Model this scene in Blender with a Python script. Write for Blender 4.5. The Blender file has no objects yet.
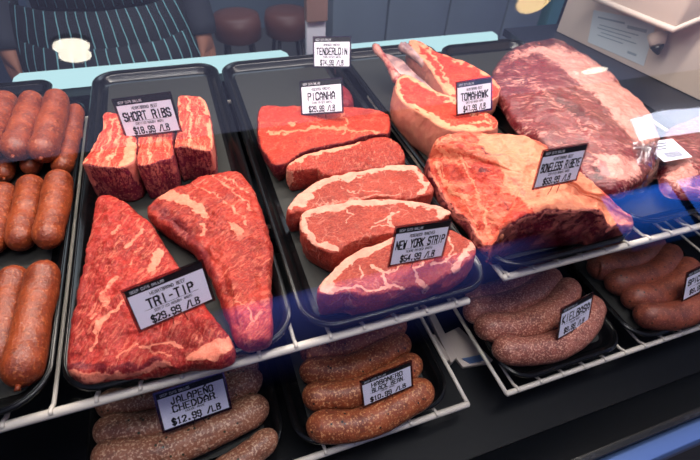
import bpy, bmesh, math, random
import numpy as np
from mathutils import Vector, Matrix
random.seed(3)
C = bpy.context.scene.collection
# ------------------------------------------------------------------ camera
FPX, PITCH, ROLL, YAW = 451.8, .7725, .0732, .3867
CAM = np.array([.1963, -.2928, .471])
Fv = np.array([math.sin(YAW)*math.cos(PITCH), math.cos(YAW)*math.cos(PITCH), -math.sin(PITCH)])
R0 = np.array([math.cos(YAW), -math.sin(YAW), 0]); U0 = np.cross(R0, Fv)
Rv = R0*math.cos(ROLL)+U0*math.sin(ROLL); Uv = -R0*math.sin(ROLL)+U0*math.cos(ROLL)
def ray(x, y): return Fv+Rv*(x-350)/FPX-Uv*(y-230)/FPX
def at(x, y, z):
    d = ray(x, y); return CAM+d*(z-CAM[2])/d[2]
def prj(P):
    d = np.asarray(P, float)-CAM; w = d@Fv
    return np.stack([350+FPX*(d@Rv)/w, 230-FPX*(d@Uv)/w], -1)
cam = bpy.data.cameras.new('camera'); camo = bpy.data.objects.new('camera', cam); C.objects.link(camo)
cam.sensor_width = 36; cam.sensor_fit = 'HORIZONTAL'; cam.lens = FPX/700*36
M = Matrix(((Rv[0], Uv[0], -Fv[0], CAM[0]), (Rv[1], Uv[1], -Fv[1], CAM[1]), (Rv[2], Uv[2], -Fv[2], CAM[2]), (0, 0, 0, 1)))
camo.matrix_world = M; cam.clip_start = .02
cam.dof.use_dof = True; cam.dof.focus_distance = .66; cam.dof.aperture_fstop = 7.0
bpy.context.scene.camera = camo
vs = bpy.context.scene.view_settings
vs.view_transform = 'Standard'; vs.look = 'None'; vs.gamma = 1; vs.exposure = 0.0

# ------------------------------------------------------------------ materials
def lin(c):
    return tuple(((v/255)/12.92 if v/255 <= .04045 else ((v/255+.055)/1.055)**2.4) for v in c)+(1,)
class NT:
    def __init__(s, name):
        s.m = bpy.data.materials.new(name); s.m.use_nodes = True
        s.t = s.m.node_tree; s.t.nodes.clear()
        s.out = s.t.nodes.new('ShaderNodeOutputMaterial')
    def n(s, typ, **kw):
        nd = s.t.nodes.new(typ)
        ins = kw.pop('ins', {})
        for k, v in kw.items(): setattr(nd, k, v)
        for k, v in ins.items():
            if isinstance(v, bpy.types.NodeSocket): s.t.links.new(v, nd.inputs[k])
            else: nd.inputs[k].default_value = v
        return nd
    def math(s, op, a, b=0.0, clamp=False):
        nd = s.n('ShaderNodeMath', operation=op, use_clamp=clamp, ins={0: a, 1: b}); return nd.outputs[0]
    def ramp(s, f, lo, hi, a=(0, 0, 0, 1), b=(1, 1, 1, 1)):
        nd = s.n('ShaderNodeMapRange', interpolation_type='SMOOTHSTEP', ins={0: f, 1: lo, 2: hi, 3: 0.0, 4: 1.0}); return nd.outputs[0]
    def mix(s, f, a, b):
        nd = s.n('ShaderNodeMix', data_type='RGBA')
        for k, v in ((0, f), (6, a), (7, b)):
            if isinstance(v, bpy.types.NodeSocket): s.t.links.new(v, nd.inputs[k])
            else: nd.inputs[k].default_value = v
        return nd.outputs[2]
    def coords(s, rot=(0, 0, 0), scale=(1, 1, 1), loc=(0, 0, 0)):
        tc = s.n('ShaderNodeTexCoord')
        a = s.n('ShaderNodeMapping', ins={0: tc.outputs['Object'], 3: (1, 1, 1), 2: rot})
        b = s.n('ShaderNodeMapping', ins={0: a.outputs[0], 3: scale, 1: loc}); return b.outputs[0]
    def noise(s, v, scale, detail=3, rough=.55, dist=0):
        return s.n('ShaderNodeTexNoise', ins={'Vector': v, 'Scale': scale, 'Detail': detail, 'Roughness': rough, 'Distortion': dist}).outputs[0]
    def bsdf(s, col, rough=.5, metal=0, coat=0, bump=None, bs=.3, bd=.001, spec=.5, coat_rough=.1, emis=None, es=0, sss=0, alpha=1):
        p = s.n('ShaderNodeBsdfPrincipled')
        def st(k, v):
            if isinstance(v, bpy.types.NodeSocket): s.t.links.new(v, p.inputs[k])
            else: p.inputs[k].default_value = v
        st('Base Color', col); st('Roughness', rough); st('Metallic', metal); st('Coat Weight', coat); st('Coat Roughness', coat_rough)
        st('Specular IOR Level', spec); st('Alpha', alpha)
        if emis: st('Emission Color', emis); st('Emission Strength', es)
        if bump is not None:
            b = s.n('ShaderNodeBump', ins={'Strength': bs, 'Distance': bd, 'Height': bump})
            s.t.links.new(b.outputs[0], p.inputs['Normal']); s.t.links.new(b.outputs[0], p.inputs['Coat Normal'])
        s.t.links.new(p.outputs[0], s.out.inputs[0]); return p

def plain(name, rgb, rough=.5, metal=0, coat=0, nscale=0, var=.12, bs=0, spec=.5):
    t = NT(name); c = lin(rgb)
    v = t.coords()
    n = t.noise(v, nscale or 20, 4)
    c2 = tuple(min(1, x*(1-var)) for x in c[:3])+(1,)
    col = t.mix(n, c, c2)
    t.bsdf(col, rough, metal, coat, bump=n if bs else None, bs=bs, spec=spec)
    return t.m

def meat_mat(name, lean=(196, 38, 30), lean2=(150, 20, 22), fat=(230, 128, 100), dark=(92, 14, 30), ang=0,
             flk=(330, 70), flo=.60, fhi=.66, famt=.8, web=0.0, wscale=55, gloss=.5, coat=.13, bstr=.9, seed=0.0, fine=.12):
    """raw meat: painted fat / dark masks + grain of marbling running along `ang`"""
    t = NT(name)
    fa = t.n('ShaderNodeAttribute', attribute_name='fat').outputs['Fac']
    da = t.n('ShaderNodeAttribute', attribute_name='dark').outputs['Fac']
    v0 = t.coords(loc=(seed, seed*.7, 0))
    vr = t.coords(rot=(0, 0, -math.radians(ang)), scale=(flk[1], flk[0], flk[0]*.5), loc=(seed, seed, seed))
    warp = t.noise(v0, 40, 3)
    vadd = t.n('ShaderNodeVectorMath', operation='MULTIPLY_ADD', ins={0: t.n('ShaderNodeTexNoise', ins={'Vector': v0, 'Scale': 34.0, 'Detail': 2.0}).outputs[1], 1: (2.4, 2.4, 2.4), 2: vr}).outputs[0]
    fl = t.ramp(t.noise(vadd, 1.0, 5, .68), flo, fhi+.03)
    big = t.noise(v0, 14, 3)
    gate = t.ramp(t.noise(v0, 26, 2), .34, .62)
    marb = t.math('MULTIPLY', t.math('MULTIPLY', fl, gate), famt)
    if web > 0:
        wv = t.n('ShaderNodeVectorMath', operation='MULTIPLY_ADD', ins={0: t.n('ShaderNodeTexNoise', ins={'Vector': v0, 'Scale': 60.0, 'Detail': 3.0}).outputs[1], 1: (.022, .022, .022), 2: v0}).outputs[0]
        vo = t.n('ShaderNodeTexVoronoi', feature='DISTANCE_TO_EDGE', ins={'Vector': wv, 'Scale': float(wscale)}).outputs[0]
        wb = t.math('SUBTRACT', 1.0, t.ramp(vo, .008, .05))
        g2 = t.ramp(t.noise(v0, 22, 2), .45, .58)
        marb = t.math('MAXIMUM', marb, t.math('MULTIPLY', t.math('MULTIPLY', wb, g2), web))
    fe = t.math('ADD', fa, t.math('MULTIPLY', t.math('SUBTRACT', t.noise(v0, 190, 4, .65), .5), .75))
    fm = t.math('MULTIPLY', t.ramp(fe, .36, .60), t.ramp(fa, .03, .15))
    mt = t.math('MAXIMUM', marb, fm)
    fibre = t.noise(vadd, 2.2, 3, .7)
    lc = t.mix(t.ramp(big, .35, .68), lin(lean), lin(lean2))
    lc = t.mix(t.math('MULTIPLY', t.ramp(fibre, .44, .66), .62), lc, lin(tuple(min(255, int(c*a_+b_)) for c, a_, b_ in zip(lean, (1.12, 1.35, 1.35), (20, 26, 22)))))
    lc = t.mix(t.math('MULTIPLY', t.ramp(t.noise(v0, 420, 3, .7), .48, .66), .5), lc, lin(tuple(int(c*.62) for c in lean)))
    lc = t.mix(t.math('MULTIPLY', t.ramp(t.noise(v0, 60, 3, .6), .50, .68), .45), lc, lin(tuple(int(c*.70) for c in lean)))
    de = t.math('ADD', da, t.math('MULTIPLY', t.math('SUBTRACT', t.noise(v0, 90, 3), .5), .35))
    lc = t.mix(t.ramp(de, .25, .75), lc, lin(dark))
    spk = t.ramp(t.noise(v0, 330, 3, .65), .58, .66)
    lc = t.mix(t.math('MULTIPLY', spk, fine*2), lc, lin(fat))
    f2 = tuple(int(c*.86) if i else int(c*.95) for i, c in enumerate(fat))
    fc = t.mix(t.ramp(t.noise(v0, 70, 4, .65), .35, .68), lin(fat), lin(f2))
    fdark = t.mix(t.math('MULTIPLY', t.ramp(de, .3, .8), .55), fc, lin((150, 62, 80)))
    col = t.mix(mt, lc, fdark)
    h = t.math('ADD', t.math('MULTIPLY', fibre, .6), t.math('ADD', t.math('MULTIPLY', mt, .35), t.math('MULTIPLY', t.noise(v0, 260, 4, .6), .9)))
    t.bsdf(col, gloss, coat=coat, bump=h, bs=bstr, bd=.0018, coat_rough=.14, spec=.22)
    return t.m

def sausage_mat(name, c1, c2, spot, pepper=None, scale=260, lo=.55, hi=.66, rough=.5, coat=.1, amt=.7, bs=.4):
    t = NT(name); v = t.coords()
    n = t.noise(v, scale, 3, .6); big = t.noise(v, 30, 3)
    col = t.mix(t.ramp(big, .35, .65), lin(c1), lin(c2))
    col = t.mix(t.math('MULTIPLY', t.ramp(n, lo, hi), amt), col, lin(spot))
    n3 = t.noise(v, scale*.45, 2)
    col = t.mix(t.math('MULTIPLY', t.ramp(n3, .52, .7), .5), col, lin(tuple(int(c*.55) for c in c1)))
    if pepper:
        vo = t.n('ShaderNodeTexVoronoi', ins={'Vector': v, 'Scale': 75.0, 'Randomness': 1.0}).outputs[0]
        col = t.mix(t.math('SUBTRACT', 1.0, t.ramp(vo, .10, .17)), col, lin(pepper))
    t.bsdf(col, rough, coat=coat, bump=t.math('ADD', n, t.math('MULTIPLY', n3, .5)), bs=bs, bd=.0012, coat_rough=.18)
    return t.m

MB = dict(
    tray=plain('black_tray_plastic', (10, 11, 13), .22, coat=0, nscale=260, bs=.10, var=.4, spec=.35),
    liner=plain('tray_liner_paper', (38, 38, 35), .7, nscale=400, bs=.2, var=.35),
    wire=plain('cream_coated_wire', (226, 216, 202), .38, coat=.2, nscale=60, var=.12),
    card=plain('card_paper', (240, 238, 255), .55, nscale=8, var=.03),
    ink=plain('black_ink', (16, 16, 22), .5, nscale=30),
    thin=plain('white_ink', (225, 225, 235), .5, nscale=30),
    clip=plain('steel_wire', (150, 140, 140), .25, metal=.9, nscale=30),
    deck=plain('dark_deck_enamel', (9, 13, 19), .5, nscale=9, var=.35, spec=.2),
    deck2=plain('dark_grey_counter', (34, 40, 56), .4, nscale=9, var=.2),
    sill=plain('steel_with_window_blue', (110, 140, 196), .3, metal=.6, nscale=14, var=.1),  # steel with the window's blue light put into its colour
    black=plain('black_panel', (12, 13, 16), .4, nscale=10, var=.3),
    post=plain('brushed_steel', (196, 200, 214), .4, metal=.1, nscale=40, var=.1),
    postc=plain('bronze_cap', (120, 96, 90), .5, nscale=30),
    cream=plain('cream_panel', (205, 190, 180), .5, nscale=6, var=.08),
    paper=plain('notice_paper', (186, 198, 206), .6, nscale=8, var=.04),
    bluetext=plain('notice_print', (140, 156, 170), .6, nscale=8),
    membrane=None,
)
def emit(name, rgb, st):
    t = NT(name); e = t.n('ShaderNodeEmission', ins={0: lin(rgb), 1: float(st)}); t.t.links.new(e.outputs[0], t.out.inputs[0]); return t.m
def schlick(t, f0, k=1.0):
    w = t.n('ShaderNodeLayerWeight', ins={0: .5}).outputs[1]
    return t.math('ADD', f0, t.math('MULTIPLY', t.math('POWER', w, 5.0), (1-f0)*k))
def glass_mat(name, tint=(1, 1, 1), f0=.04, rough=0.0):
    t = NT(name); fr = schlick(t, f0)
    a = t.n('ShaderNodeBsdfTransparent', ins={0: tint+(1,)}); b = t.n('ShaderNodeBsdfGlossy', ins={0: (1, 1, 1, 1), 1: rough})
    m = t.n('ShaderNodeMixShader', ins={0: fr, 1: a.outputs[0], 2: b.outputs[0]}); t.t.links.new(m.outputs[0], t.out.inputs[0]); return t.m
MB['pane'] = glass_mat('case_glass', (.985, .99, .99))
MB['acrylic'] = glass_mat('clear_acrylic', (.72, .62, .66), .07, .08)

# ------------------------------------------------------------------ object helpers
def empty(name, loc=(0, 0, 0), label=None, cat=None, group=None, kind=None):
    o = bpy.data.objects.new(name, None); C.objects.link(o); o.location = loc; o.empty_display_size = .02
    tag(o, label, cat, group, kind); return o
def tag(o, label=None, cat=None, group=None, kind=None):
    for k, v in (('label', label), ('category', cat), ('group', group), ('kind', kind)):
        if v: o[k] = v
    return o
def obj(name, verts, faces, mat, parent=None, loc=None, smooth=True, attrs=None):
    verts = np.asarray(verts, float)
    if loc is None: loc = np.zeros(3)
    loc = np.asarray(loc, float)
    me = bpy.data.meshes.new(name)
    v = verts-loc
    me.from_pydata([tuple(map(float, q)) for q in v], [], [tuple(int(i) for i in f) for f in faces])
    me.update()
    bm = bmesh.new(); bm.from_mesh(me); bmesh.ops.recalc_face_normals(bm, faces=bm.faces); bm.to_mesh(me); bm.free()
    if smooth: me.polygons.foreach_set('use_smooth', [True]*len(me.polygons))
    if attrs:
        for k, a in attrs.items():
            at_ = me.attributes.new(k, 'FLOAT', 'POINT'); at_.data.foreach_set('value', np.asarray(a, np.float32))
    if mat: me.materials.append(mat)
    o = bpy.data.objects.new(name, me); C.objects.link(o)
    o.location = tuple(loc)
    if parent is not None:
        o.parent = parent
        pl = Vector(parent.location) if parent.parent is None else Vector(parent.location)+Vector(parent.parent.location)
        o.location = Vector(loc)-pl
    return o
class G:
    """collects shapes for one mesh"""
    def __init__(s): s.v = []; s.f = []
    def add(s, v, f):
        b = len(s.v); s.v += [tuple(q) for q in v]; s.f += [tuple(i+b for i in q) for q in f]; return s
    def box(s, a, b):
        x0, y0, z0 = a; x1, y1, z1 = b
        v = [(x0, y0, z0), (x1, y0, z0), (x1, y1, z0), (x0, y1, z0), (x0, y0, z1), (x1, y0, z1), (x1, y1, z1), (x0, y1, z1)]
        return s.add(v, [(0, 3, 2, 1), (4, 5, 6, 7), (0, 1, 5, 4), (1, 2, 6, 5), (2, 3, 7, 6), (3, 0, 4, 7)])
    def prism(s, pts, d):
        """polygon pts (3D) extruded by vector d"""
        n = len(pts); p = [np.array(q, float) for q in pts]; d = np.array(d, float)
        return s.add([*p, *[q+d for q in p]], [tuple(range(n))[::-1], tuple(range(n, 2*n))]+[(i, (i+1) % n, n+(i+1) % n, n+i) for i in range(n)])
    def tube(s, path, r, seg=10, caps=True):
        P = [np.array(p, float) for p in path]; n = len(P); rr = r if hasattr(r, '__len__') else [r]*n
        V = []; up = np.array([0.0, 0, 1.0]); prev = None
        for i, p in enumerate(P):
            t = P[min(i+1, n-1)]-P[max(i-1, 0)]; t /= np.linalg.norm(t)+1e-12
            if prev is None:
                a = up if abs(t@up) < .95 else np.array([1.0, 0, 0]); u = np.cross(t, a)
            else: u = prev-t*(prev@t)
            u /= np.linalg.norm(u); prev = u; w = np.cross(t, u)
            for k in range(seg):
                an = 2*math.pi*k/seg; V.append(p+rr[i]*(u*math.cos(an)+w*math.sin(an)))
        Fc = [(i*seg+k, i*seg+(k+1) % seg, (i+1)*seg+(k+1) % seg, (i+1)*seg+k) for i in range(n-1) for k in range(seg)]
        if caps: Fc += [tuple(range(seg))[::-1], tuple((n-1)*seg+k for k in range(seg))]
        return s.add(V, Fc)
    def build(s, name, mat, parent=None, loc=None, smooth=False, bevel=0):
        o = obj(name, s.v, s.f, mat, parent, loc, smooth)
        if bevel:
            b = o.modifiers.new('bevel', 'BEVEL'); b.width = bevel; b.segments = 3; b.limit_method = 'ANGLE'
            for p in o.data.polygons: p.use_smooth = True
        return o

# ------------------------------------------------------------------ vector noise
def _h(i, j, k):
    v = np.sin(i*127.1+j*311.7+k*74.7)*43758.5453; return v-np.floor(v)
def vnoise(P, sc, seed=0.0):
    Q = P*sc+seed; I = np.floor(Q); f = Q-I; f = f*f*(3-2*f); i, j, k = I.T; u, v, w = f.T; r = 0
    for a in (0, 1):
        for b in (0, 1):
            for c in (0, 1):
                r = r+_h(i+a, j+b, k+c)*(u if a else 1-u)*(v if b else 1-v)*(w if c else 1-w)
    return r-.5
def fbm(P, sc, seed=0.0, oc=3):
    r = 0; a = 1
    for o in range(oc): r = r+a*vnoise(P, sc*2**o, seed+o*17.3); a *= .5
    return r
def catmull(P, n, closed=True):
    P = np.asarray(P, float); m = len(P); out = []
    segs = m if closed else m-1
    for i in range(segs):
        g = (lambda k: P[k % m]) if closed else (lambda k: P[min(max(k, 0), m-1)])
        p0, p1, p2, p3 = g(i-1), g(i), g(i+1), g(i+2)
        for t in np.linspace(0, 1, 12, endpoint=False):
            out.append(.5*((2*p1)+(-p0+p2)*t+(2*p0-5*p1+4*p2-p3)*t*t+(-p0+3*p1-3*p2+p3)*t**3))
    if not closed: out.append(P[-1])
    out = np.array(out); q = np.vstack([out, out[:1]]) if closed else out
    L = np.concatenate([[0], np.cumsum(np.linalg.norm(np.diff(q[:, :3], axis=0), axis=1))])
    t = np.linspace(0, L[-1], n, endpoint=not closed)
    return np.stack([np.interp(t, L, q[:, k]) for k in range(q.shape[1])], 1)

# ------------------------------------------------------------------ painted masks (the meat's own fat and lean)
def dseg(px, pl):
    d = np.full(len(px), 1e9)
    for a, b in zip(pl[:-1], pl[1:]):
        a = np.array(a, float); b = np.array(b, float); ab = b-a
        t = np.clip(((px-a)@ab)/(ab@ab+1e-9), 0, 1)
        d = np.minimum(d, np.linalg.norm(px-(a+t[:, None]*ab), axis=1))
    return d
def inpoly(px, pg):
    c = np.zeros(len(px), bool); x, y = px.T; n = len(pg)
    for i in range(n):
        x1, y1 = pg[i]; x2, y2 = pg[(i+1) % n]
        k = ((y1 > y) != (y2 > y)) & (x < (x2-x1)*(y-y1)/((y2-y1) if y2 != y1 else 1e-9)+x1); c ^= k
    return c
def paint(V, items):
    px = prj(V); fat = np.zeros(len(V)); dark = np.zeros(len(V))
    px = px+np.c_[fbm(V, 70, 3.3, 3), fbm(V, 70, 8.8, 3)]*5.5+np.c_[fbm(V, 330, 1.3, 2), fbm(V, 330, 5.8, 2)]*2.2
    for it in items:
        kind, pts, w, s = it
        if kind[1] == 'l': m = np.clip(1-(dseg(px, pts)-w*.42)/max(1.3, w*.5), 0, 1)
        else:
            d = dseg(px, list(pts)+[pts[0]]); ins = inpoly(px, pts); sd = np.where(ins, d, -d); m = np.clip(.5+sd/max(w, .5), 0, 1)
        m = m*m*(3-2*m)*abs(s)
        tgt = fat if kind[0] == 'f' else dark
        if s > 0: np.maximum(tgt, m, out=tgt)
        else: tgt *= (1-m)
    return fat, dark

def slab(name, pts, zt, mat, label, cat, group=None, zb=-.0185, rr=.008, dome=.004, amp=.003, asc=45, N=340, Mr=64, bulge=.002, bin_=.010,
         masks=(), side='dark', sidev=.75, seed=0.0, fatside=0, parent=None, edge=.0, rough_side=.0015):
    P = [(*at(p[0], p[1], (p[2] if len(p) > 2 else zt))[:2], (p[2] if len(p) > 2 else zt)) for p in pts]
    R = catmull(P, N)
    # orientation + normals
    A = np.sum(R[:, 0]*np.roll(R[:, 1], -1)-np.roll(R[:, 0], -1)*R[:, 1])
    if A < 0: R = R[::-1]
    T = np.roll(R[:, :2], -3, 0)-np.roll(R[:, :2], 3, 0); T /= np.linalg.norm(T, axis=1)[:, None]+1e-9
    Nn = np.stack([T[:, 1], -T[:, 0]], 1)
    for _ in range(6): Nn = (np.roll(Nn, 1, 0)+Nn*2+np.roll(Nn, -1, 0)); Nn /= np.linalg.norm(Nn, axis=1)[:, None]
    rings = []
    cen = R[:, :2].mean(0)
    A3 = np.c_[R[:, :2], np.ones(N)]; pl, *_ = np.linalg.lstsq(A3, R[:, 2], rcond=None)
    def ring(off, z): return np.c_[R[:, :2]+Nn*off, z]
    zrim = np.maximum(R[:, 2]-rr, zb+.004)
    rings.append(ring(-bin_-.004, np.full(N, zb)))
    rings.append(ring(-bin_, np.full(N, zb+.002)))
    K = 14
    for k in range(1, K+1):
        u = k/K; z = (zb+.002)*(1-u)+zrim*u
        rings.append(ring(-bin_*(1-u)**1.5+bulge*math.sin(math.pi*u), z))
    for k in range(1, 7):
        a = k/6*math.pi/2; rings.append(ring(-rr*(1-math.cos(a)), zrim+(R[:, 2]-zrim)*math.sin(a)))
    base = rings[-1]
    topi = len(rings)
    for k in range(1, Mr):
        s = (1-k/Mr); xy = cen+(base[:, :2]-cen)*s
        zp = np.c_[xy, np.ones(N)]@pl
        z = s**1.5*base[:, 2]+(1-s**1.5)*zp+dome*(1-s**3)
        rings.append(np.c_[xy, z])
    V = np.vstack(rings+[np.array([[*cen, np.r_[cen, 1]@pl+dome]])])
    nr = len(rings)
    idx = np.repeat(np.arange(nr), N); w = np.clip((idx-2)/8, 0, 1); w = np.append(w, 1)
    mult = np.append(np.where(idx >= topi-6, 1.0, .8), 1)
    V2 = V.copy()
    hf = fbm(V, asc, seed, 4)
    V2[:, 2] += w*amp*hf*mult
    nn = np.vstack([np.tile(Nn, (nr, 1)), [[0, 0]]])
    sidew = np.append(np.where(idx < topi, np.clip(idx/4, 0, 1), np.clip(1-(idx-topi)/10, 0, 1)), 0)
    V2[:, :2] += nn*(sidew*(edge*fbm(V, 30, seed+5, 3)+rough_side*fbm(V, 140, seed+9, 2)))[:, None]
    V2[:, 2] = np.maximum(V2[:, 2], zb)
    F = []
    for k in range(nr-1):
        a = k*N; b = a+N
        F += [(a+i, a+(i+1) % N, b+(i+1) % N, b+i) for i in range(N)]
    cidx = len(V)-1; a = (nr-1)*N
    F += [(a+i, a+(i+1) % N, cidx) for i in range(N)]
    F.append(tuple(range(N))[::-1])
    fat, dark = paint(V, masks)
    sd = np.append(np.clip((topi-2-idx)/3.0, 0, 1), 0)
    dark = np.maximum(dark, sd*sidev)  # sides darker: the meat's own deeper red plus shade put into the colour
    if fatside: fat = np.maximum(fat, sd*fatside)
    o = obj(name, V2, F, mat, parent, loc=(cen[0], cen[1], zb), attrs={'fat': fat, 'dark': dark})
    return tag(o, label, cat, group)

def sausage(name, pts, wpx, mat, label, z, group, n=70, seg=30, seed=0.0, knob=False, cat='sausage', wob=.0012):
    P = np.array([at(p[0], p[1], (p[2] if len(p) > 2 else z)) for p in pts])
    mid = P[len(P)//2]; r = wpx/2*((mid-CAM)@Fv)/FPX
    Q = catmull(P, n, closed=False)
    L = np.linalg.norm(np.diff(Q, axis=0), axis=1).sum(); t = np.linspace(0, L, n)
    e = np.minimum(t, L-t); prof = np.where(e < r*1.25, np.sqrt(np.clip(1-(1-e/(r*1.25))**2, 0, 1))**.9, 1)
    # denser ends
    tt = np.sort(np.concatenate([np.linspace(0, L, n), np.linspace(0, r, 12), np.linspace(L-r, L, 12)])); tt = np.unique(np.round(tt, 6))
    Q = np.stack([np.interp(tt, t, Q[:, k]) for k in range(3)], 1)
    e = np.minimum(tt, L-tt); prof = np.where(e < r*1.25, np.sqrt(np.clip(1-(1-e/(r*1.25))**2, 0.0, 1)), 1)*r
    prof = np.maximum(prof, r*.08)
    g = G(); g.tube(Q, prof, seg); V = np.array(g.v)
    ax = np.repeat(Q, seg, 0); d = V-ax; dn = np.linalg.norm(d, axis=1)[:, None]+1e-9
    V = V+d/dn*(wob*2.2*fbm(V, 28, seed, 3)+.0006*fbm(V, 200, seed, 2))[:, None]
    base = Q[len(Q)//2].copy(); base[2] -= r
    o = obj(name, V, g.f, mat, None, loc=base)
    tag(o, label, cat, group)
    if knob:
        for end, nx in ((0, 3), (-1, -4)):
            t_ = Q[end]-Q[nx]; t_ /= np.linalg.norm(t_)
            g2 = G(); g2.tube([Q[end]-t_*.002, Q[end]+t_*.002, Q[end]+t_*.005+np.array([0, 0, -.001])], [r*.16, r*.12, r*.17], 8)
            g2.build('casing_knot', mat, o, loc=Q[end], smooth=True)
    return o

# ------------------------------------------------------------------ trays
def rrect(x0, y0, x1, y1, r, off, n=8):
    x0 += off; y0 += off; x1 -= off; y1 -= off; r = max(.004, r-off); out = []
    for cx, cy, a0 in ((x1-r, y0+r, -90), (x1-r, y1-r, 0), (x0+r, y1-r, 90), (x0+r, y0+r, 180)):
        for k in range(n+1):
            a = math.radians(a0+90*k/n); out.append((cx+r*math.cos(a), cy+r*math.sin(a)))
    return out
def tray(x0, y0, x1, y1, label, z=0.0, r=.048, depth=.021, liner=None, name='display_tray'):
    e = empty(name, ((x0+x1)/2, (y0+y1)/2, z-depth), label, 'tray', None)
    prof = [(0, -.004), (.0005, -.0015), (.003, 0), (.006, 0), (.0085, -.0025), (.0105, -.003), (.013, -.0055), (.017, -depth+.005), (.022, -depth+.0022)]
    und = [(.024, -depth), (.0185, -depth), (.0145, -depth+.003), (.011, -.0075), (.006, -.0045), (.002, -.0045)]
    V = []; n = None
    for off, dz in prof+[(.05, -depth+.0018)]:
        l = rrect(x0, y0, x1, y1, r, off); n = len(l); V += [(x, y, z+dz) for x, y in l]
    k1 = len(prof)+1
    for off, dz in [(.05, -depth)]+und:
        l = rrect(x0, y0, x1, y1, r, off); V += [(x, y, z+dz) for x, y in l]
    tot = k1+len(und)+1; F = []
    for k in range(k1-1): F += [(k*n+i, k*n+(i+1) % n, (k+1)*n+(i+1) % n, (k+1)*n+i) for i in range(n)]
    F.append(tuple((k1-1)*n+i for i in range(n))); F.append(tuple(k1*n+i for i in range(n))[::-1])
    for k in range(k1, tot-1): F += [(k*n+i, k*n+(i+1) % n, (k+1)*n+(i+1) % n, (k+1)*n+i) for i in range(n)]
    F += [((tot-1)*n+i, (tot-1)*n+(i+1) % n, (i+1) % n, i) for i in range(n)]
    o = obj('tray_shell', V, F, MB['tray'], e, loc=((x0+x1)/2, (y0+y1)/2, z-depth))
    # the bead that runs around the rim
    g = G(); l = rrect(x0, y0, x1, y1, r, .0045); pth = [(x, y, z+.0004) for x, y in l]; pth.append(pth[0]); g.tube(pth, .0013, 6, caps=False)
    g.build('rim_bead', MB['tray'], o, smooth=True)
    if liner:
        lx0, ly0, lx1, ly1 = x0+.028, y0+.03, x1-.028, y1-.03
        g = G(); l = rrect(lx0, ly0, lx1, ly1, .012, 0, 3)
        g.prism([(x, y, z-depth+.0019) for x, y in l], (0, 0, .0008))
        g.build('soaker_pad', MB['liner'], e)
    return e
def rng(a, b): return a+(b-a)*random.random()

TW = .262
tray(-.27, .002, -.006, .665, 'black tray of smoked red-brown link sausages at the left edge', liner=True)
tray(0, 0, .262, .775, 'black tray holding the short ribs and the two tri-tip cuts', liner=True)
tray(.268, 0, .539, .765, 'black tray holding the row of strip steaks and the picanha', liner=True)
tray(.5555, .017, .811, .775, 'black tray holding the tomahawk steaks and the boneless ribeye roast', liner=True)
tray(.822, .035, 1.085, .745, 'black tray under the plastic-wrapped brisket at the right', liner=True)
tray(-.35, .675, -.075, .765, 'small dark tray behind the smoked sausage tray, empty', r=.03)
LZ = -.19
tray(-.035, -.055, .228, .36, 'black lower tray of jalapeño cheddar sausages', z=LZ, liner=True)
tray(.237, -.062, .489, .36, 'black lower tray of habanero black bean sausages', z=LZ, liner=True)
tray(.585, -.067, .828, .36, 'black lower tray of kielbasa sausages', z=LZ, liner=True)
tray(.843, -.068, 1.11, .36, 'black lower tray of spicy sausages at the right edge', z=LZ, liner=True)

# ------------------------------------------------------------------ wire shelves
def shelf(x0, x1, yr, zr, y1, xs, label, rr=.0055, ends=(1, 1)):
    e = empty('wire_shelf', (x0, yr, zr), label, 'wire shelf')
    g = G(); g.tube([(x0-.002, yr, zr), (x0, yr, zr), (x1, yr, zr), (x1+.002, yr, zr)], [rr*.6, rr, rr, rr*.6], 14); g.build('front_rail', MB['wire'], e, smooth=True)
    g = G(); g.tube([(x0, y1, zr), (x1, y1, zr)], rr*.8, 10); g.build('rear_rail', MB['wire'], e, smooth=True)
    for x in xs:
        g = G(); zz = zr+rr*.25
        g.tube([(x, yr-.0035, zr+rr*.75), (x, yr-.001, zr+rr*1.1), (x, yr+.004, zr+rr*.9), (x, yr+.010, zz-.001), (x, yr+.02, zz-.0015), (x, y1, zz-.0015)], .0025, 8); g.build('cross_wire', MB['wire'], e, smooth=True)
    for k, x in ((0, x0), (1, x1)):
        if ends[k]:
            g = G(); g.tube([(x, yr, zr), (x, yr+.05, zr), (x, y1, zr)], .0035, 8); g.build('side_rail', MB['wire'], e, smooth=True)
    return e
za = -.028
pA = at(468, 300.7, za); pB = at(503, 277.5, za); pC = at(700, 220, za)
shelf(-.42, pA[0], .0035, za, .63, [(-.0132+.0449*k) for k in range(-9, 12)], 'upper cream wire shelf under the beef trays, left of the break', ends=(1, 0))
shelf(pB[0], 1.16, .0245, za, .58, [pB[0]+.006+.0449*k for k in range(0, 14)], 'upper cream wire shelf under the ribeye and brisket trays', ends=(1, 1))
zl = LZ-.028
pD = at(468, 404, zl); pE = at(508, 396, zl)
print('lower rails', pD, pE, at(320, 460, zl), at(700, 318, zl))
shelf(-.42, pD[0], pD[1], zl, .42, [x for x in [pD[0]-.012-.0449*k for k in range(0, 20)] if .24 < x < .49 or -.03 < x < .22], 'lower cream wire shelf under the jalapeño and habanero sausage trays', rr=.005, ends=(1, 1))
shelf(pE[0], 1.28, pE[1]+.004, zl, .42, [pE[0]+.02+.0449*k for k in range(0, 15)], 'lower cream wire shelf under the kielbasa tray', rr=.0045, ends=(1, 1))

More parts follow.
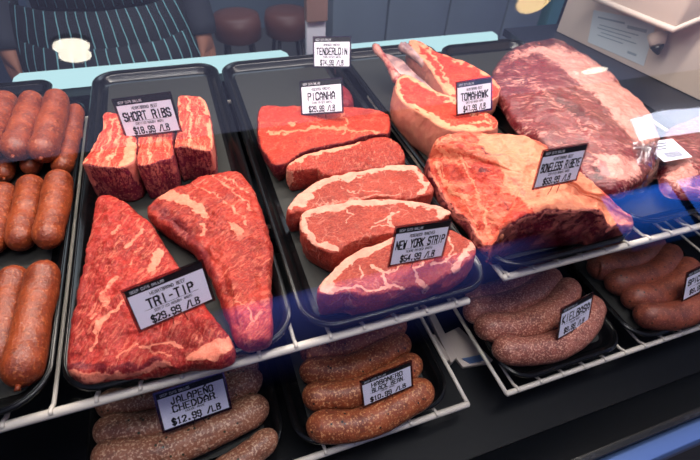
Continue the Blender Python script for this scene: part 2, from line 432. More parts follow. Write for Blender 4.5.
# ------------------------------------------------------------------ beef
LEAN = dict(lean=(168, 36, 30), lean2=(132, 22, 22))
m_tri = meat_mat('tri_tip_beef', **LEAN, ang=60, flk=(260, 60), flo=.52, fhi=.58, famt=.62, seed=1.3, fine=.16, fat=(234, 138, 110))
m_tri2 = meat_mat('tri_tip_beef_coarse', lean=(168, 42, 30), lean2=(132, 24, 22), ang=35, flk=(230, 45), flo=.51, fhi=.58, famt=.58, seed=7.7, fine=.14, fat=(234, 138, 110))
m_strip = meat_mat('strip_steak_beef', lean=(160, 52, 38), lean2=(138, 38, 28), ang=20, flk=(300, 120), flo=.60, fhi=.67, famt=.5, web=.4, wscale=42, seed=3.1, fat=(226, 158, 136), fine=.07)
m_strip2 = meat_mat('marbled_steak_beef', lean=(164, 46, 34), lean2=(136, 32, 26), ang=70, flk=(240, 80), flo=.55, fhi=.62, famt=.8, web=.3, wscale=60, seed=9.1, fat=(226, 152, 124), fine=.1)
m_pic = meat_mat('picanha_beef', lean=(178, 44, 30), lean2=(150, 32, 24), ang=10, flk=(320, 150), flo=.58, fhi=.66, famt=.6, web=.35, wscale=34, seed=4.1, fine=.2, fat=(236, 134, 100))
m_rib = meat_mat('short_rib_beef', lean=(190, 50, 38), lean2=(172, 38, 32), dark=(110, 22, 48), ang=78, flk=(260, 40), flo=.45, fhi=.55, famt=.8, seed=5.1, fine=.3, fat=(240, 150, 116))
m_toma = meat_mat('tomahawk_beef', lean=(212, 50, 34), lean2=(186, 34, 30), ang=20, flk=(300, 110), flo=.58, fhi=.66, famt=.6, web=.3, wscale=60, seed=6.1, fat=(232, 158, 120), dark=(190, 120, 96))
m_roast = meat_mat('ribeye_roast_beef', lean=(198, 60, 42), lean2=(176, 38, 30), dark=(84, 10, 28), ang=-35, flk=(90, 25), flo=.42, fhi=.52, famt=.6, seed=8.1, fat=(226, 140, 106), gloss=.42, bstr=1.0)
m_tend = meat_mat('tenderloin_beef', lean=(120, 22, 34), lean2=(96, 14, 26), ang=10, flk=(200, 60), flo=.6, fhi=.7, famt=.3, seed=2.1)
m_vac = meat_mat('vacuum_packed_beef', lean=(120, 26, 34), lean2=(96, 16, 28), dark=(70, 12, 24), fat=(224, 156, 142), ang=-40, flk=(170, 40), flo=.50, fhi=.58, famt=.8, seed=3.7, gloss=.2, coat=1.0, bstr=1.0, fine=.08)

BEEF = 'beef'
# tri-tip, left
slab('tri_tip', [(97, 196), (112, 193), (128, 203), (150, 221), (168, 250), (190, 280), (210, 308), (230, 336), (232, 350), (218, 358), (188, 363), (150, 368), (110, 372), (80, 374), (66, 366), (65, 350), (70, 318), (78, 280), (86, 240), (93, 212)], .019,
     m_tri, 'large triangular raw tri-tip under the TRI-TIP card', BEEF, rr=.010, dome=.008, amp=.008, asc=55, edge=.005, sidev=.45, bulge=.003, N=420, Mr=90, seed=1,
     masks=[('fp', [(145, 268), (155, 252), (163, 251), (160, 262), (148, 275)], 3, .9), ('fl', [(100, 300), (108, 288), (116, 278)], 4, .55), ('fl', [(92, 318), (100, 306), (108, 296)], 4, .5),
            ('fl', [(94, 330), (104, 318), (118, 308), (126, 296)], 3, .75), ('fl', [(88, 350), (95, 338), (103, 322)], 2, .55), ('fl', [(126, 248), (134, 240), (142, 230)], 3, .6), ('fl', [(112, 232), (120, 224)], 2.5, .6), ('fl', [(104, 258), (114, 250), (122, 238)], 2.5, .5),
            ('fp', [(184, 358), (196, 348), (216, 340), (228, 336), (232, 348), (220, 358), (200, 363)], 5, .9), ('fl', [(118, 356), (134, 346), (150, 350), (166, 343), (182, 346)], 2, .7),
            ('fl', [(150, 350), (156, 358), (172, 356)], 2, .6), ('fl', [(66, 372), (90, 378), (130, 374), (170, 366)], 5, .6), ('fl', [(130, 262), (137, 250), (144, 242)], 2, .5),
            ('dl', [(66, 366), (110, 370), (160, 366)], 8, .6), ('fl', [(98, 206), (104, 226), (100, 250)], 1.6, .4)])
# tri-tip, right
slab('tri_tip', [(145, 208), (150, 198), (165, 189), (185, 181), (200, 175), (222, 169), (238, 168), (247, 175), (255, 190), (262, 212), (269, 236), (271, 250), (270, 275), (271, 300), (272, 322), (268, 335), (256, 340), (243, 341), (233, 334), (228, 318), (222, 300), (215, 285), (205, 265), (190, 244), (172, 230), (156, 220)], .022,
     m_tri2, 'narrower raw tri-tip with a pointed end at the right of the tray', BEEF, rr=.010, dome=.008, amp=.008, asc=55, edge=.004, sidev=.45, bulge=.003, N=420, Mr=80, seed=4,
     masks=[('fp', [(152, 192), (170, 187), (188, 196), (204, 206), (210, 216), (204, 220), (190, 210), (172, 200), (156, 198)], 4, .75), ('fp', [(228, 220), (236, 222), (244, 232), (240, 234), (231, 229)], 2, 1),
            ('fl', [(205, 172), (222, 182), (240, 198), (254, 212)], 2, .55), ('fl', [(190, 182), (210, 192), (232, 206), (248, 222)], 1.6, .55), ('fl', [(200, 224), (206, 232), (203, 236)], 3, .7),
            ('fl', [(236, 300), (244, 306), (252, 322)], 1.6, .7), ('fl', [(246, 330), (256, 316), (264, 312)], 1.6, .7), ('fl', [(222, 176), (238, 186), (250, 194)], 1.6, .6),
            ('dp', [(146, 206), (158, 200), (178, 212), (196, 232), (210, 255), (218, 280), (226, 310), (210, 280), (188, 246), (164, 226)], 10, .55)])
# short ribs
RG = 'short rib blocks'
def ribblock(pts, lab, masks, seed): 
    return slab('short_rib', pts, .052, m_rib, lab, BEEF, RG, rr=.004, dome=.002, amp=.003, edge=.002, sidev=.95, bulge=.001, bin_=.002, N=300, Mr=50, seed=seed, masks=masks)
ribblock([(103, 114), (112, 112), (124, 116), (134, 133), (137, 145), (134, 160), (122, 167), (108, 167), (94, 166), (82, 163), (86, 155), (95, 141), (102, 128)], 'leftmost short rib block with a dark cut end under the card', 
         [('fl', [(103, 114), (102, 128), (93, 143), (82, 164), (90, 180), (99, 194)], 1.6, .9), ('fp', [(124, 116), (137, 145), (140, 170), (139, 186), (128, 172), (118, 166), (128, 140)], 4, .75), ('fl', [(112, 118), (110, 135), (98, 160)], 2, .6), ('fl', [(119, 120), (118, 140), (107, 164)], 2, .6)], 1)
ribblock([(140, 122), (160, 118), (172, 122), (173, 140), (172, 156), (160, 160), (146, 164), (137, 163), (138, 150), (137, 136)], 'middle short rib block, partly behind the SHORT RIBS card',
         [('fl', [(141, 124), (138, 140), (136, 160), (140, 178)], 1.8, .9), ('fl', [(150, 124), (149, 142), (150, 158)], 2.5, .6), ('fl', [(163, 122), (165, 140), (166, 155)], 2, .5)], 3)
ribblock([(178, 97), (192, 96), (203, 98), (209, 110), (212, 130), (212, 148), (206, 150), (194, 148), (182, 146), (174, 147), (176, 136), (178, 120)], 'rightmost short rib block, standing beside the card',
         [('fl', [(202, 97), (209, 115), (212, 140), (211, 168)], 3.5, .9), ('fl', [(178, 100), (178, 128), (173, 146), (174, 164), (182, 176)], 2, .9), ('fl', [(188, 98), (190, 120), (190, 142)], 2.5, .6), ('fl', [(196, 100), (199, 120), (200, 142)], 1.5, .5)], 5)
# picanha
slab('picanha', [(257, 124), (258, 110), (267, 105), (299, 105), (342, 106), (370, 107), (388, 113), (391, 123), (388, 133), (372, 135), (358, 138), (342, 142), (316, 147), (298, 154), (286, 163), (274, 165), (264, 152), (258, 138)], .024,
     m_pic, 'broad slab of raw picanha under the PICANHA card, behind the steaks', BEEF, rr=.006, dome=.002, amp=.004, edge=.003, sidev=.8, N=380, Mr=70, seed=2,
     masks=[('fl', [(268, 133), (278, 134), (295, 132), (312, 127), (330, 129), (350, 130), (378, 133)], 1.8, .75), ('fp', [(288, 124), (292, 121), (297, 123), (296, 126), (290, 127)], 1.5, 1), ('fl', [(343, 112), (346, 122), (344, 134)], 1.6, .6), ('fl', [(262, 108), (258, 122), (262, 145), (274, 164)], 2, .35)])
# strip steaks
SG = 'boneless strip steaks in the middle tray'
def steak(pts, lab, masks, seed, mat, zt=.02, **k):
    return slab('strip_steak', pts, zt+.006, mat, lab, BEEF, SG, rr=.005, dome=.002, amp=.0042, asc=70, edge=.004, bin_=.004, sidev=.38, N=400, Mr=76, seed=seed, masks=masks, **k)
steak([(286, 168), (289, 162), (296, 157), (310, 153), (322, 150), (345, 145), (357, 141), (374, 137), (388, 137), (400, 143), (405, 153), (403, 162), (382, 166), (356, 170), (334, 174), (323, 173), (317, 168), (304, 169), (292, 171)],
      'rearmost strip steak, directly in front of the picanha', [('fl', [(290, 163), (297, 158.5), (310, 154.5), (322, 151.5), (345, 146.5), (357, 142.5)], 4, 1), ('fp', [(285, 172), (292, 172), (291, 190), (286, 190)], 2, .6)], 1, m_strip2, zt=.022)
steak([(285.7, 209), (291, 201), (297, 195), (304, 189.6), (319.6, 179), (334, 175), (348, 172.6), (374, 167.4), (392.6, 164), (411, 164), (421, 168.7), (429, 179), (433, 187), (430, 193.5), (416, 197), (400, 197.4), (374, 198), (348, 202.6), (332, 206), (317, 208), (301, 211.7), (290, 213)],
      'second strip steak from the back, with a thick white fat edge', [('fl', [(290, 205), (306, 191.5), (321, 182), (334, 178), (348, 175.5), (374, 170), (393, 166.5), (408, 166)], 6, 1), ('fp', [(291, 207), (296, 196), (312, 186), (313, 196), (304, 206)], 3, 1), ('fl', [(411, 167), (421, 173), (425, 185), (420, 194)], 4, .62), ('fl', [(316, 204), (340, 201), (370, 197), (400, 195)], 2, .5), ('fl', [(340, 188), (352, 193), (362, 190), (380, 192)], 1.2, .5)], 2, m_strip)
steak([(300.8, 219), (303, 212), (312, 208.5), (322, 206.5), (348, 200.5), (374, 198), (400, 198.7), (421, 200.5), (437, 204), (450, 209), (449, 214), (440, 220), (430, 227), (400, 232), (376, 236), (356, 242), (342, 249), (332, 252), (318, 246), (306, 239), (301, 230)],
      'third strip steak, just behind the front one', [('fl', [(304, 213), (322, 209), (348, 203), (374, 200.5), (400, 201.2), (421, 203.5), (440, 208)], 5, 1), ('fl', [(437, 206), (446, 210), (440, 215)], 7, .7), ('fl', [(304, 214), (304, 230), (312, 240), (322, 246), (334, 249)], 5, .72), ('fl', [(376, 222), (388, 216), (400, 212)], 1.6, .8), ('fl', [(388, 216), (393, 226), (404, 230)], 1.6, .7), ('fl', [(345, 208), (352, 216), (348, 226)], 1.3, .6), ('fl', [(372, 228), (384, 226), (392, 226)], 1.3, .6)], 3, m_strip, zt=.024)
steak([(318, 288), (322, 282), (328, 274), (335, 265), (347, 256), (365, 247), (389, 238), (400, 232), (425, 229.5), (446, 229), (458, 230.5), (470, 238), (476, 247), (473, 259), (458, 270), (440, 278), (422, 285), (408, 286), (389, 291), (364, 296), (344, 292), (328, 294), (319, 293)],
      'front strip steak under the NEW YORK STRIP card', [('fl', [(323, 284), (329, 276), (339, 266), (351, 257.5), (368, 249.5), (389, 241), (398, 235)], 7, 1), ('fp', [(319, 290), (322, 282), (333, 277), (336, 286), (347, 291), (330, 294)], 3, .85), ('fl', [(372, 266), (381, 271), (384, 280), (390, 286)], 1.8, .9), ('fl', [(381, 271), (392, 270), (402, 266)], 1.5, .8), ('fl', [(342, 291), (356, 287), (372, 291), (388, 284), (404, 288)], 2, .8),
       ('fl', [(418, 280), (414, 270), (424, 262)], 2.5, .8), ('fl', [(418, 282), (428, 286), (424, 292)], 3, .8), ('fl', [(455, 268), (464, 257), (472, 244)], 6, .65), ('fl', [(430, 266), (446, 262), (456, 254)], 1.8, .7), ('fl', [(446, 234), (452, 246), (450, 256)], 2, .6), ('fl', [(358, 268), (366, 274), (362, 282)], 1.4, .6)], 4, m_strip, zt=.027)
# tenderloin
slab('tenderloin', [(300, 98), (308, 86), (322, 79), (338, 79), (350, 86), (354, 96), (348, 102), (325, 104), (306, 103)], .022, m_tend, 'dark red tenderloin piece at the back under the TENDERLOIN card', BEEF, rr=.02, dome=.012, amp=.004, N=220, Mr=40, sidev=.4)
# ribeye roast
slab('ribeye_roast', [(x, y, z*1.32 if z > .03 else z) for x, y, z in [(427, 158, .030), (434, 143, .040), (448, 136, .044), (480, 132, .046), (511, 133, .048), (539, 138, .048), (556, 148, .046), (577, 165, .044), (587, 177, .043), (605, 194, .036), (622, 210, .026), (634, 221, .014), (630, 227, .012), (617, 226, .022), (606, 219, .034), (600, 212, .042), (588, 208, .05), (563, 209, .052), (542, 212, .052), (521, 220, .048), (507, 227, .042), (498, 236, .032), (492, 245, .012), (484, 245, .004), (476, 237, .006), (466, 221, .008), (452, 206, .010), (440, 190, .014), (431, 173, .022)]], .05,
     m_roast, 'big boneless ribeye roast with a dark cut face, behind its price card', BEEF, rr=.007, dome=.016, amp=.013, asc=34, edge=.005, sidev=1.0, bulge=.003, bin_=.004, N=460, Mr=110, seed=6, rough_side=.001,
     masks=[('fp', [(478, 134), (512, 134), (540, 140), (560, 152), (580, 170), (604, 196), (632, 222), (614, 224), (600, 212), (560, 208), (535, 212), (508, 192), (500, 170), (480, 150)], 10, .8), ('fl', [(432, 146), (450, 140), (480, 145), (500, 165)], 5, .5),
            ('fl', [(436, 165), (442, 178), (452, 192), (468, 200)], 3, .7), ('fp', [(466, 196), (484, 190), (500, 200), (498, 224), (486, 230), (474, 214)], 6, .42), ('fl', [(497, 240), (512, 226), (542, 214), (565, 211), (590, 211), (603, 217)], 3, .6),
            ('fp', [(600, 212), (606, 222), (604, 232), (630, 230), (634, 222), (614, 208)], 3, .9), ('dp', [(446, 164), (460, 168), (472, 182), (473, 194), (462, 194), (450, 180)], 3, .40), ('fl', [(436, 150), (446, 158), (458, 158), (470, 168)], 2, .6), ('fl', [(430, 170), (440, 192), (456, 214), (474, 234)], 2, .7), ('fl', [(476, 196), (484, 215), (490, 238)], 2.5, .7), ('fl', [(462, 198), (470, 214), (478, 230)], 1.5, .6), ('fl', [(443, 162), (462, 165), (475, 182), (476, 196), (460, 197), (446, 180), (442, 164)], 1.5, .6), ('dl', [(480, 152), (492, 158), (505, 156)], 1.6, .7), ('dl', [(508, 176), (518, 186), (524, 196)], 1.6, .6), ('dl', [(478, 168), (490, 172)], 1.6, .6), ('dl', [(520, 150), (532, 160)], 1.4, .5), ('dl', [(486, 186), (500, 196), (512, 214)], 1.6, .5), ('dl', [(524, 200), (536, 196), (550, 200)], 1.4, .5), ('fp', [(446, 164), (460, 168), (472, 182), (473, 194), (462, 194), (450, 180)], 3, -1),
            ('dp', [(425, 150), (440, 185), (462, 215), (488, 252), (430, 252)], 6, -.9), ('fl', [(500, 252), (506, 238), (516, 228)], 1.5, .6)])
# tomahawks
def bone(pts, w, parent, mat, name='rib_bone'):
    P = np.array([at(*p) for p in pts]); Q = catmull(P, 30, closed=False); n = len(Q)
    r = [w*(1+.25*math.cos(6.28*i/n))*(.8 if 1 < i < n-2 else .55) for i in range(n)]
    g = G(); g.tube(Q, r, 16); V = np.array(g.v)+0
    V = V+(fbm(V, 60, 3)*.002)[:, None]
    return obj(name, V, g.f, mat, parent, loc=Q[-1])
t = NT('bone_membrane'); v = t.coords(); n_ = t.noise(v, 50, 4)
t.bsdf(t.mix(t.ramp(n_, .4, .62), lin((208, 142, 128)), lin((150, 58, 60))), .3, coat=.4, bump=n_, bs=.4); MB['membrane'] = t.m
t = NT('silver_skin'); v = t.coords(); n_ = t.noise(v, 40, 4)
t.bsdf(t.mix(t.ramp(n_, .35, .65), lin((196, 150, 142)), lin((130, 96, 100))), .3, coat=.4, bump=n_, bs=.4); MB['skin'] = t.m
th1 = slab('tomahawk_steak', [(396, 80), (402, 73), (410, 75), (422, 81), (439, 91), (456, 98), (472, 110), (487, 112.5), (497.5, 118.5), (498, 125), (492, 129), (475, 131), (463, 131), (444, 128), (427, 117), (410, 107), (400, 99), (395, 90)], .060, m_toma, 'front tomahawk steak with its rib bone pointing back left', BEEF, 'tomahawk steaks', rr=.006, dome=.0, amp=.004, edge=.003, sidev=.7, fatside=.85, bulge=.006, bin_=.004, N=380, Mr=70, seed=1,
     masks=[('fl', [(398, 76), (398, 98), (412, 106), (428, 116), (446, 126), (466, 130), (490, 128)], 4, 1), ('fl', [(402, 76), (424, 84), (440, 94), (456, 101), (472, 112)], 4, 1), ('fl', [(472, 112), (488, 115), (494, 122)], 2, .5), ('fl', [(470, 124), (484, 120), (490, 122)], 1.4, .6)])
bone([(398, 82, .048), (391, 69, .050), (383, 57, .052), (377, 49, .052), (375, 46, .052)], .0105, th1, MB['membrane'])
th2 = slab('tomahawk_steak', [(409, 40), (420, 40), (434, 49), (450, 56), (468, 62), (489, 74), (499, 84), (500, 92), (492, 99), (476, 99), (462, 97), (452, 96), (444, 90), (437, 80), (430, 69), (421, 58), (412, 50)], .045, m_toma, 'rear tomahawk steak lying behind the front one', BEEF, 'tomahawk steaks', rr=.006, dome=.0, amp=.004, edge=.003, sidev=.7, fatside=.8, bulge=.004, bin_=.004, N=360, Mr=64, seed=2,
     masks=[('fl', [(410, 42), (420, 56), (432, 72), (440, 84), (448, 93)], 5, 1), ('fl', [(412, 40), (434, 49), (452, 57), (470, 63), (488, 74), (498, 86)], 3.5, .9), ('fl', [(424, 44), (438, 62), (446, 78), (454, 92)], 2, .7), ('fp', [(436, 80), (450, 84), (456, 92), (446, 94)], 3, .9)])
bone([(432, 70, .03), (420, 60, .036), (408, 50, .042), (400, 46, .045)], .014, th2, MB['skin'])

g = G(); zs = [(382, 52, .040), (392, 55, .040), (403, 60, .040), (414, 72, .036), (428, 84, .03), (436, 92, .03), (424, 84, .034), (408, 76, .034), (396, 72, .036)]
g.prism([at(*p) for p in zs], (0, 0, -.006)); g.build('silver_skin', MB['skin'], th2, bevel=.002)
# vacuum packs
def vac(name, pts, zt, label, masks, seed, dome=.02, **k):
    o = slab(name, pts, zt, m_vac, label, 'packed meat', None, rr=.02, dome=dome, amp=.010, asc=24, edge=.006, sidev=.4, bulge=.004, N=420, Mr=100, seed=seed, masks=masks, zb=.0008, bin_=.02, **k)
    return o
vp = vac('vacuum_packed_brisket', [(493, 70), (499, 57), (512, 46), (529, 40), (550, 37), (566, 39), (588, 53), (610, 69), (627, 83), (645, 100), (655, 115), (662, 130), (660, 150), (652, 168), (636, 182), (618, 186), (600, 180), (586, 172), (566, 155), (540, 138), (519, 119), (507, 100), (496, 84)], .045,
     'big plastic-wrapped brisket lying behind the ribeye roast', [('fp', [(556, 42), (590, 56), (626, 84), (655, 112), (662, 140), (640, 150), (622, 128), (600, 104), (574, 84), (556, 66), (536, 56), (520, 60), (505, 66), (512, 50)], 12, .62), ('fp', [(588, 152), (610, 150), (640, 160), (648, 172), (630, 184), (604, 180)], 10, .62),
      ('fl', [(500, 64), (520, 50), (545, 45)], 5, .35), ('fl', [(520, 80), (545, 92), (575, 118), (604, 148)], 4, .45), ('dp', [(556, 92), (580, 104), (590, 118), (574, 120), (556, 106)], 8, .6), ('dl', [(500, 56), (520, 44), (560, 40)], 8, .6), ('dp', [(590, 166), (606, 160), (610, 176), (598, 180)], 6, .9)], 3)
vp2 = vac('vacuum_packed_beef', [(668, 128), (684, 118), (704, 112), (730, 112), (745, 130), (745, 160), (735, 184), (712, 194), (690, 194), (668, 190), (662, 172), (664, 148)], .02,
     'second plastic-wrapped cut with a white sticker at the right edge', [('fp', [(664, 140), (690, 150), (700, 170), (690, 192), (664, 188)], 12, .6)], 8, dome=.012)
# bag film, crumpled where it is gathered
t = NT('clear_bag_film'); fr = schlick(t, .06); v = t.coords(); n_ = t.noise(v, 55, 3)
bp = t.n('ShaderNodeBump', ins={'Strength': 1.0, 'Distance': .004, 'Height': n_}).outputs[0]
a = t.n('ShaderNodeBsdfTransparent', ins={0: (.9, .88, .9, 1)}); b = t.n('ShaderNodeBsdfGlossy', ins={0: (1, 1, 1, 1), 1: .12, 'Normal': bp})
mx = t.n('ShaderNodeMixShader', ins={0: t.math('ADD', fr, .12), 1: a.outputs[0], 2: b.outputs[0]}); t.t.links.new(mx.outputs[0], t.out.inputs[0]); MB['film'] = t.m
def film(pts, z0, z1, parent, name='gathered_bag_end', seed=0):
    P = [np.array(at(p[0], p[1], z0)) for p in pts]; c = sum(P)/len(P); n = len(P); R = catmull(P, 72); g = []; K = 16
    for k in range(K+1):
        s = 1-k/K*.96
        for i in range(72):
            q = c+(R[i]-c)*s; an = i/72*2*math.pi
            h = z0+(z1-z0)*(math.sin((1-s)*math.pi*.62))+.006*math.sin(an*9+seed+s*5)*s*(1-s)*4+.004*math.sin(an*17+s*11+seed)*(1-s*.5)
            g.append((q[0], q[1], max(h, -.018)))
    F = [(k*72+i, k*72+(i+1) % 72, (k+1)*72+(i+1) % 72, (k+1)*72+i) for k in range(K) for i in range(72)]
    F.append(tuple(K*72+i for i in range(72))); F.append(tuple(range(72))[::-1])
    return obj(name, g, F, MB['film'], parent, loc=(c[0], c[1], z0))
film([(606, 160), (622, 148), (645, 152), (660, 168), (652, 186), (634, 194), (614, 192), (602, 178)], .0, .052, vp, seed=2)

# sticker on the second pack
def quad_on(pts, z, th=.0006, lift=.0):
    P = [np.array(at(p[0], p[1], z+lift)) for p in pts]; return P

# ------------------------------------------------------------------ sausages
m_hot = sausage_mat('smoked_sausage_casing', (146, 60, 24), (112, 40, 16), (194, 108, 62), scale=300, lo=.54, hi=.66, amt=.6, rough=.45, coat=.12, bs=.9)
m_jal = sausage_mat('jalapeno_sausage_casing', (156, 98, 72), (128, 74, 54), (226, 184, 152), pepper=(46, 52, 34), scale=300, lo=.50, hi=.64, amt=.8)
m_hab = sausage_mat('habanero_sausage_casing', (168, 84, 48), (130, 58, 34), (232, 164, 112), pepper=(30, 22, 20), scale=300, lo=.52, hi=.64, amt=.8)
m_kie = sausage_mat('kielbasa_casing', (168, 96, 80), (132, 70, 60), (232, 172, 146), scale=330, lo=.50, hi=.62, amt=.8)
m_spi = sausage_mat('spicy_sausage_casing', (150, 74, 52), (112, 52, 42), (192, 122, 92), pepper=(40, 30, 26), scale=330, lo=.54, hi=.66, amt=.55)
SGh = 'smoked link sausages in the left tray'
zz = .004
for i, (pts, w, z, lab) in enumerate([
    ([(34, 96), (24, 128), (13, 156)], 25, .034, 'smoked link in the back row, second from the right of the three on top'),
    ([(58, 95), (50, 128), (41, 158)], 25, .034, 'smoked link in the back row, rightmost of those on top, with a puckered end'),
    ([(8, 96), (-4, 128), (-14, 156)], 25, .034, 'smoked link in the back row, cut off by the left edge'),
    ([(76, 108), (70, 140), (62, 172)], 19, .004, 'narrow smoked link lying low beside the tray wall, back right'),
    ([(38, 130), (30, 172)], 20, .000, 'short smoked link end peeking out beneath the back row, right one'),
    ([(8, 140), (4, 178)], 20, .000, 'smoked link end peeking out beneath the back row, left one'),
    ([(33, 178), (26, 215), (17, 248)], 27, zz, 'smoked link in the middle row, centre one'),
    ([(61, 174), (54, 210), (46, 246)], 27, .012, 'smoked link in the middle row, right one against the tray wall'),
    ([(4, 186), (-2, 220), (-10, 252)], 27, zz, 'smoked link in the middle row, left one, cut off by the left edge'),
    ([(46, 264), (34, 320), (18, 386)], 35, .012, 'large smoked link in the front row, right one, in the near corner'),
    ([(16, 268), (6, 310), (-6, 370)], 31, zz, 'smoked link in the front row, left one, cut off by the left edge')]):
    sausage('smoked_sausage', pts, w, m_hot, lab, z, SGh, seed=i*3.1, knob=i in (0, 1, 5, 9), wob=.0018)
LS = LZ-.0175
for nm, mt, grp, lst in (
    ('jalapeno_sausage', m_jal, 'jalapeño cheddar sausages', [
        ([(96, 404), (140, 402), (200, 385), (258, 362)], 29, .0, 'rearmost jalapeño cheddar sausage, mostly under the shelf rail'),
        ([(94, 430), (150, 427), (208, 403), (262, 374)], 31, .006, 'second jalapeño cheddar sausage, running behind its price card'),
        ([(92, 456), (160, 452), (218, 428), (268, 402)], 34, .004, 'long front jalapeño cheddar sausage below the card'),
        ([(205, 482), (235, 464), (262, 444), (276, 432)], 26, -.003, 'short jalapeño cheddar sausage at the near right corner')]),
    ('habanero_sausage', m_hab, 'habanero black bean sausages', [
        ([(300, 353), (345, 348), (385, 332), (404, 320)], 27, .0, 'rearmost habanero sausage, half under the shelf rail'),
        ([(299, 371), (345, 369), (380, 356), (408, 338)], 28, .004, 'second habanero sausage from the back'),
        ([(302, 396), (350, 394), (388, 380), (420, 359)], 28, .004, 'third habanero sausage, behind its price card'),
        ([(306, 426), (352, 425), (392, 411), (431, 385)], 31, .006, 'front habanero sausage with black specks, nearest the rail')]),
    ('kielbasa_sausage', m_kie, 'kielbasa sausages', [
        ([(466, 302), (500, 294), (522, 283), (544, 266)], 27, .0, 'rearmost kielbasa, half under the upper rail'),
        ([(464, 313), (505, 306), (536, 292), (555, 272)], 28, .005, 'second kielbasa from the back'),
        ([(474, 326), (515, 327), (550, 313), (572, 282)], 29, .006, 'third kielbasa, just behind the front one'),
        ([(492, 348), (528, 351), (562, 343), (586, 322), (592, 298)], 29, .006, 'front curved kielbasa carrying the KIELBASA card')]),
    ('spicy_sausage', m_spi, 'spicy sausages', [
        ([(588, 258), (620, 252), (643, 238)], 25, .0, 'rearmost spicy sausage, half under the upper rail'),
        ([(588, 267), (620, 266), (643, 256), (657, 240)], 26, .004, 'second spicy sausage from the back'),
        ([(606, 282), (637, 281), (659, 270), (672, 249)], 27, .005, 'third spicy sausage, curved, in the middle of its tray'),
        ([(622, 297), (655, 296), (677, 283), (690, 262)], 27, .004, 'fourth spicy sausage, behind the front one'),
        ([(634, 312), (664, 317), (690, 311), (718, 295)], 28, .004, 'front spicy sausage running off the right edge')])):
    for i, (pts, w, dz, lab) in enumerate(lst):
        sausage(nm, pts, w, mt, lab, LS+.019+dz, grp, seed=i*2.3+len(nm))

# ------------------------------------------------------------------ price cards
GL = {'A': '00 04 26 44 40|02 42', 'B': '00 06 36 45 34 03|33 42 41 30 00', 'C': '45 36 16 05 01 10 30 41', 'D': '00 06 26 44 42 20 00', 'E': '46 06 00 40|03 33', 'F': '46 06 00|03 33', 'G': '45 36 16 05 01 10 30 41 43 23',
      'H': '00 06|40 46|03 43', 'I': '20 26', 'J': '36 31 20 10 01 02', 'K': '00 06|46 03 40', 'L': '06 00 40', 'M': '00 06 23 46 40', 'N': '00 06 40 46', 'O': '10 01 05 16 36 45 41 30 10', 'P': '00 06 36 45 44 33 03',
      'Q': '10 01 05 16 36 45 41 30 10|21 40', 'R': '00 06 36 45 44 33 03|33 40', 'S': '45 36 16 05 04 13 33 42 41 30 10 01', 'T': '06 46|26 20', 'U': '06 01 10 30 41 46', 'V': '06 20 46', 'W': '06 10 24 30 46', 'X': '00 46|06 40', 'Y': '06 23 46|23 20',
      'Z': '06 46 00 40', '0': '10 01 05 16 36 45 41 30 10', '1': '15 26 20|10 30', '2': '05 16 36 45 44 00 40', '3': '06 46 24 33 42 41 30 10 01', '4': '30 36 02 42', '5': '46 06 03 33 42 41 30 10 01', '6': '45 36 16 05 01 10 30 41 42 33 03',
      '7': '06 46 20', '8': '13 04 05 16 36 45 44 33 13 02 01 10 30 41 42 33', '9': '01 10 30 41 45 36 16 05 04 13 43', '$': '45 36 16 05 04 13 33 42 41 30 10 01|27 2,', '/': '00 46', '.': '10 20 21 11 10', '-': '13 33', ' ': ''}
GL['Ñ'] = GL['N']+'|17 27 38'
def lettering(name, txt, w, h, cx, cy, mat, parent, z, bold=.9, spacing=1.8):
    adv = 4+spacing*1.0; n = len(txt); tot = n*adv-spacing; sx = min(w/tot, h/6*1.0); sy = h/6; x0 = cx-tot*sx/2; g = G()
    for i, ch in enumerate(txt):
        for st in (GL.get(ch, '') or '').split('|'):
            pts = []
            for q in st.split():
                yy = -1 if q[1] == ',' else int(q[1]); pts.append(np.array([x0+(i*adv+int(q[0]))*sx, cy-h/2+yy*sy]))
            for a, b in zip(pts[:-1], pts[1:]):
                d = b-a; L = np.linalg.norm(d)
                if L < 1e-9: continue
                u = d/L; nn = np.array([-u[1], u[0]])
                tw = (sx*bold*1.35*abs(nn[0])+sy*bold*1.0*abs(nn[1]))/2
                a2 = a-u*tw*.8; b2 = b+u*tw*.8
                q4 = [a2-nn*tw, b2-nn*tw, b2+nn*tw, a2+nn*tw]
                g.add([(p[0], p[1], z) for p in q4], [(0, 1, 2, 3)])
    if not g.v: return None
    me = bpy.data.meshes.new(name); me.from_pydata(g.v, [], g.f); me.materials.append(mat)
    o = bpy.data.objects.new(name, me); C.objects.link(o); o.parent = parent; return o
def lbox(name, x0, y0, z0, x1, y1, z1, mat, parent):
    g = G().box((x0, y0, z0), (x1, y1, z1)); me = bpy.data.meshes.new(name); me.from_pydata(g.v, [], g.f); me.materials.append(mat)
    o = bpy.data.objects.new(name, me); C.objects.link(o); o.parent = parent; return o
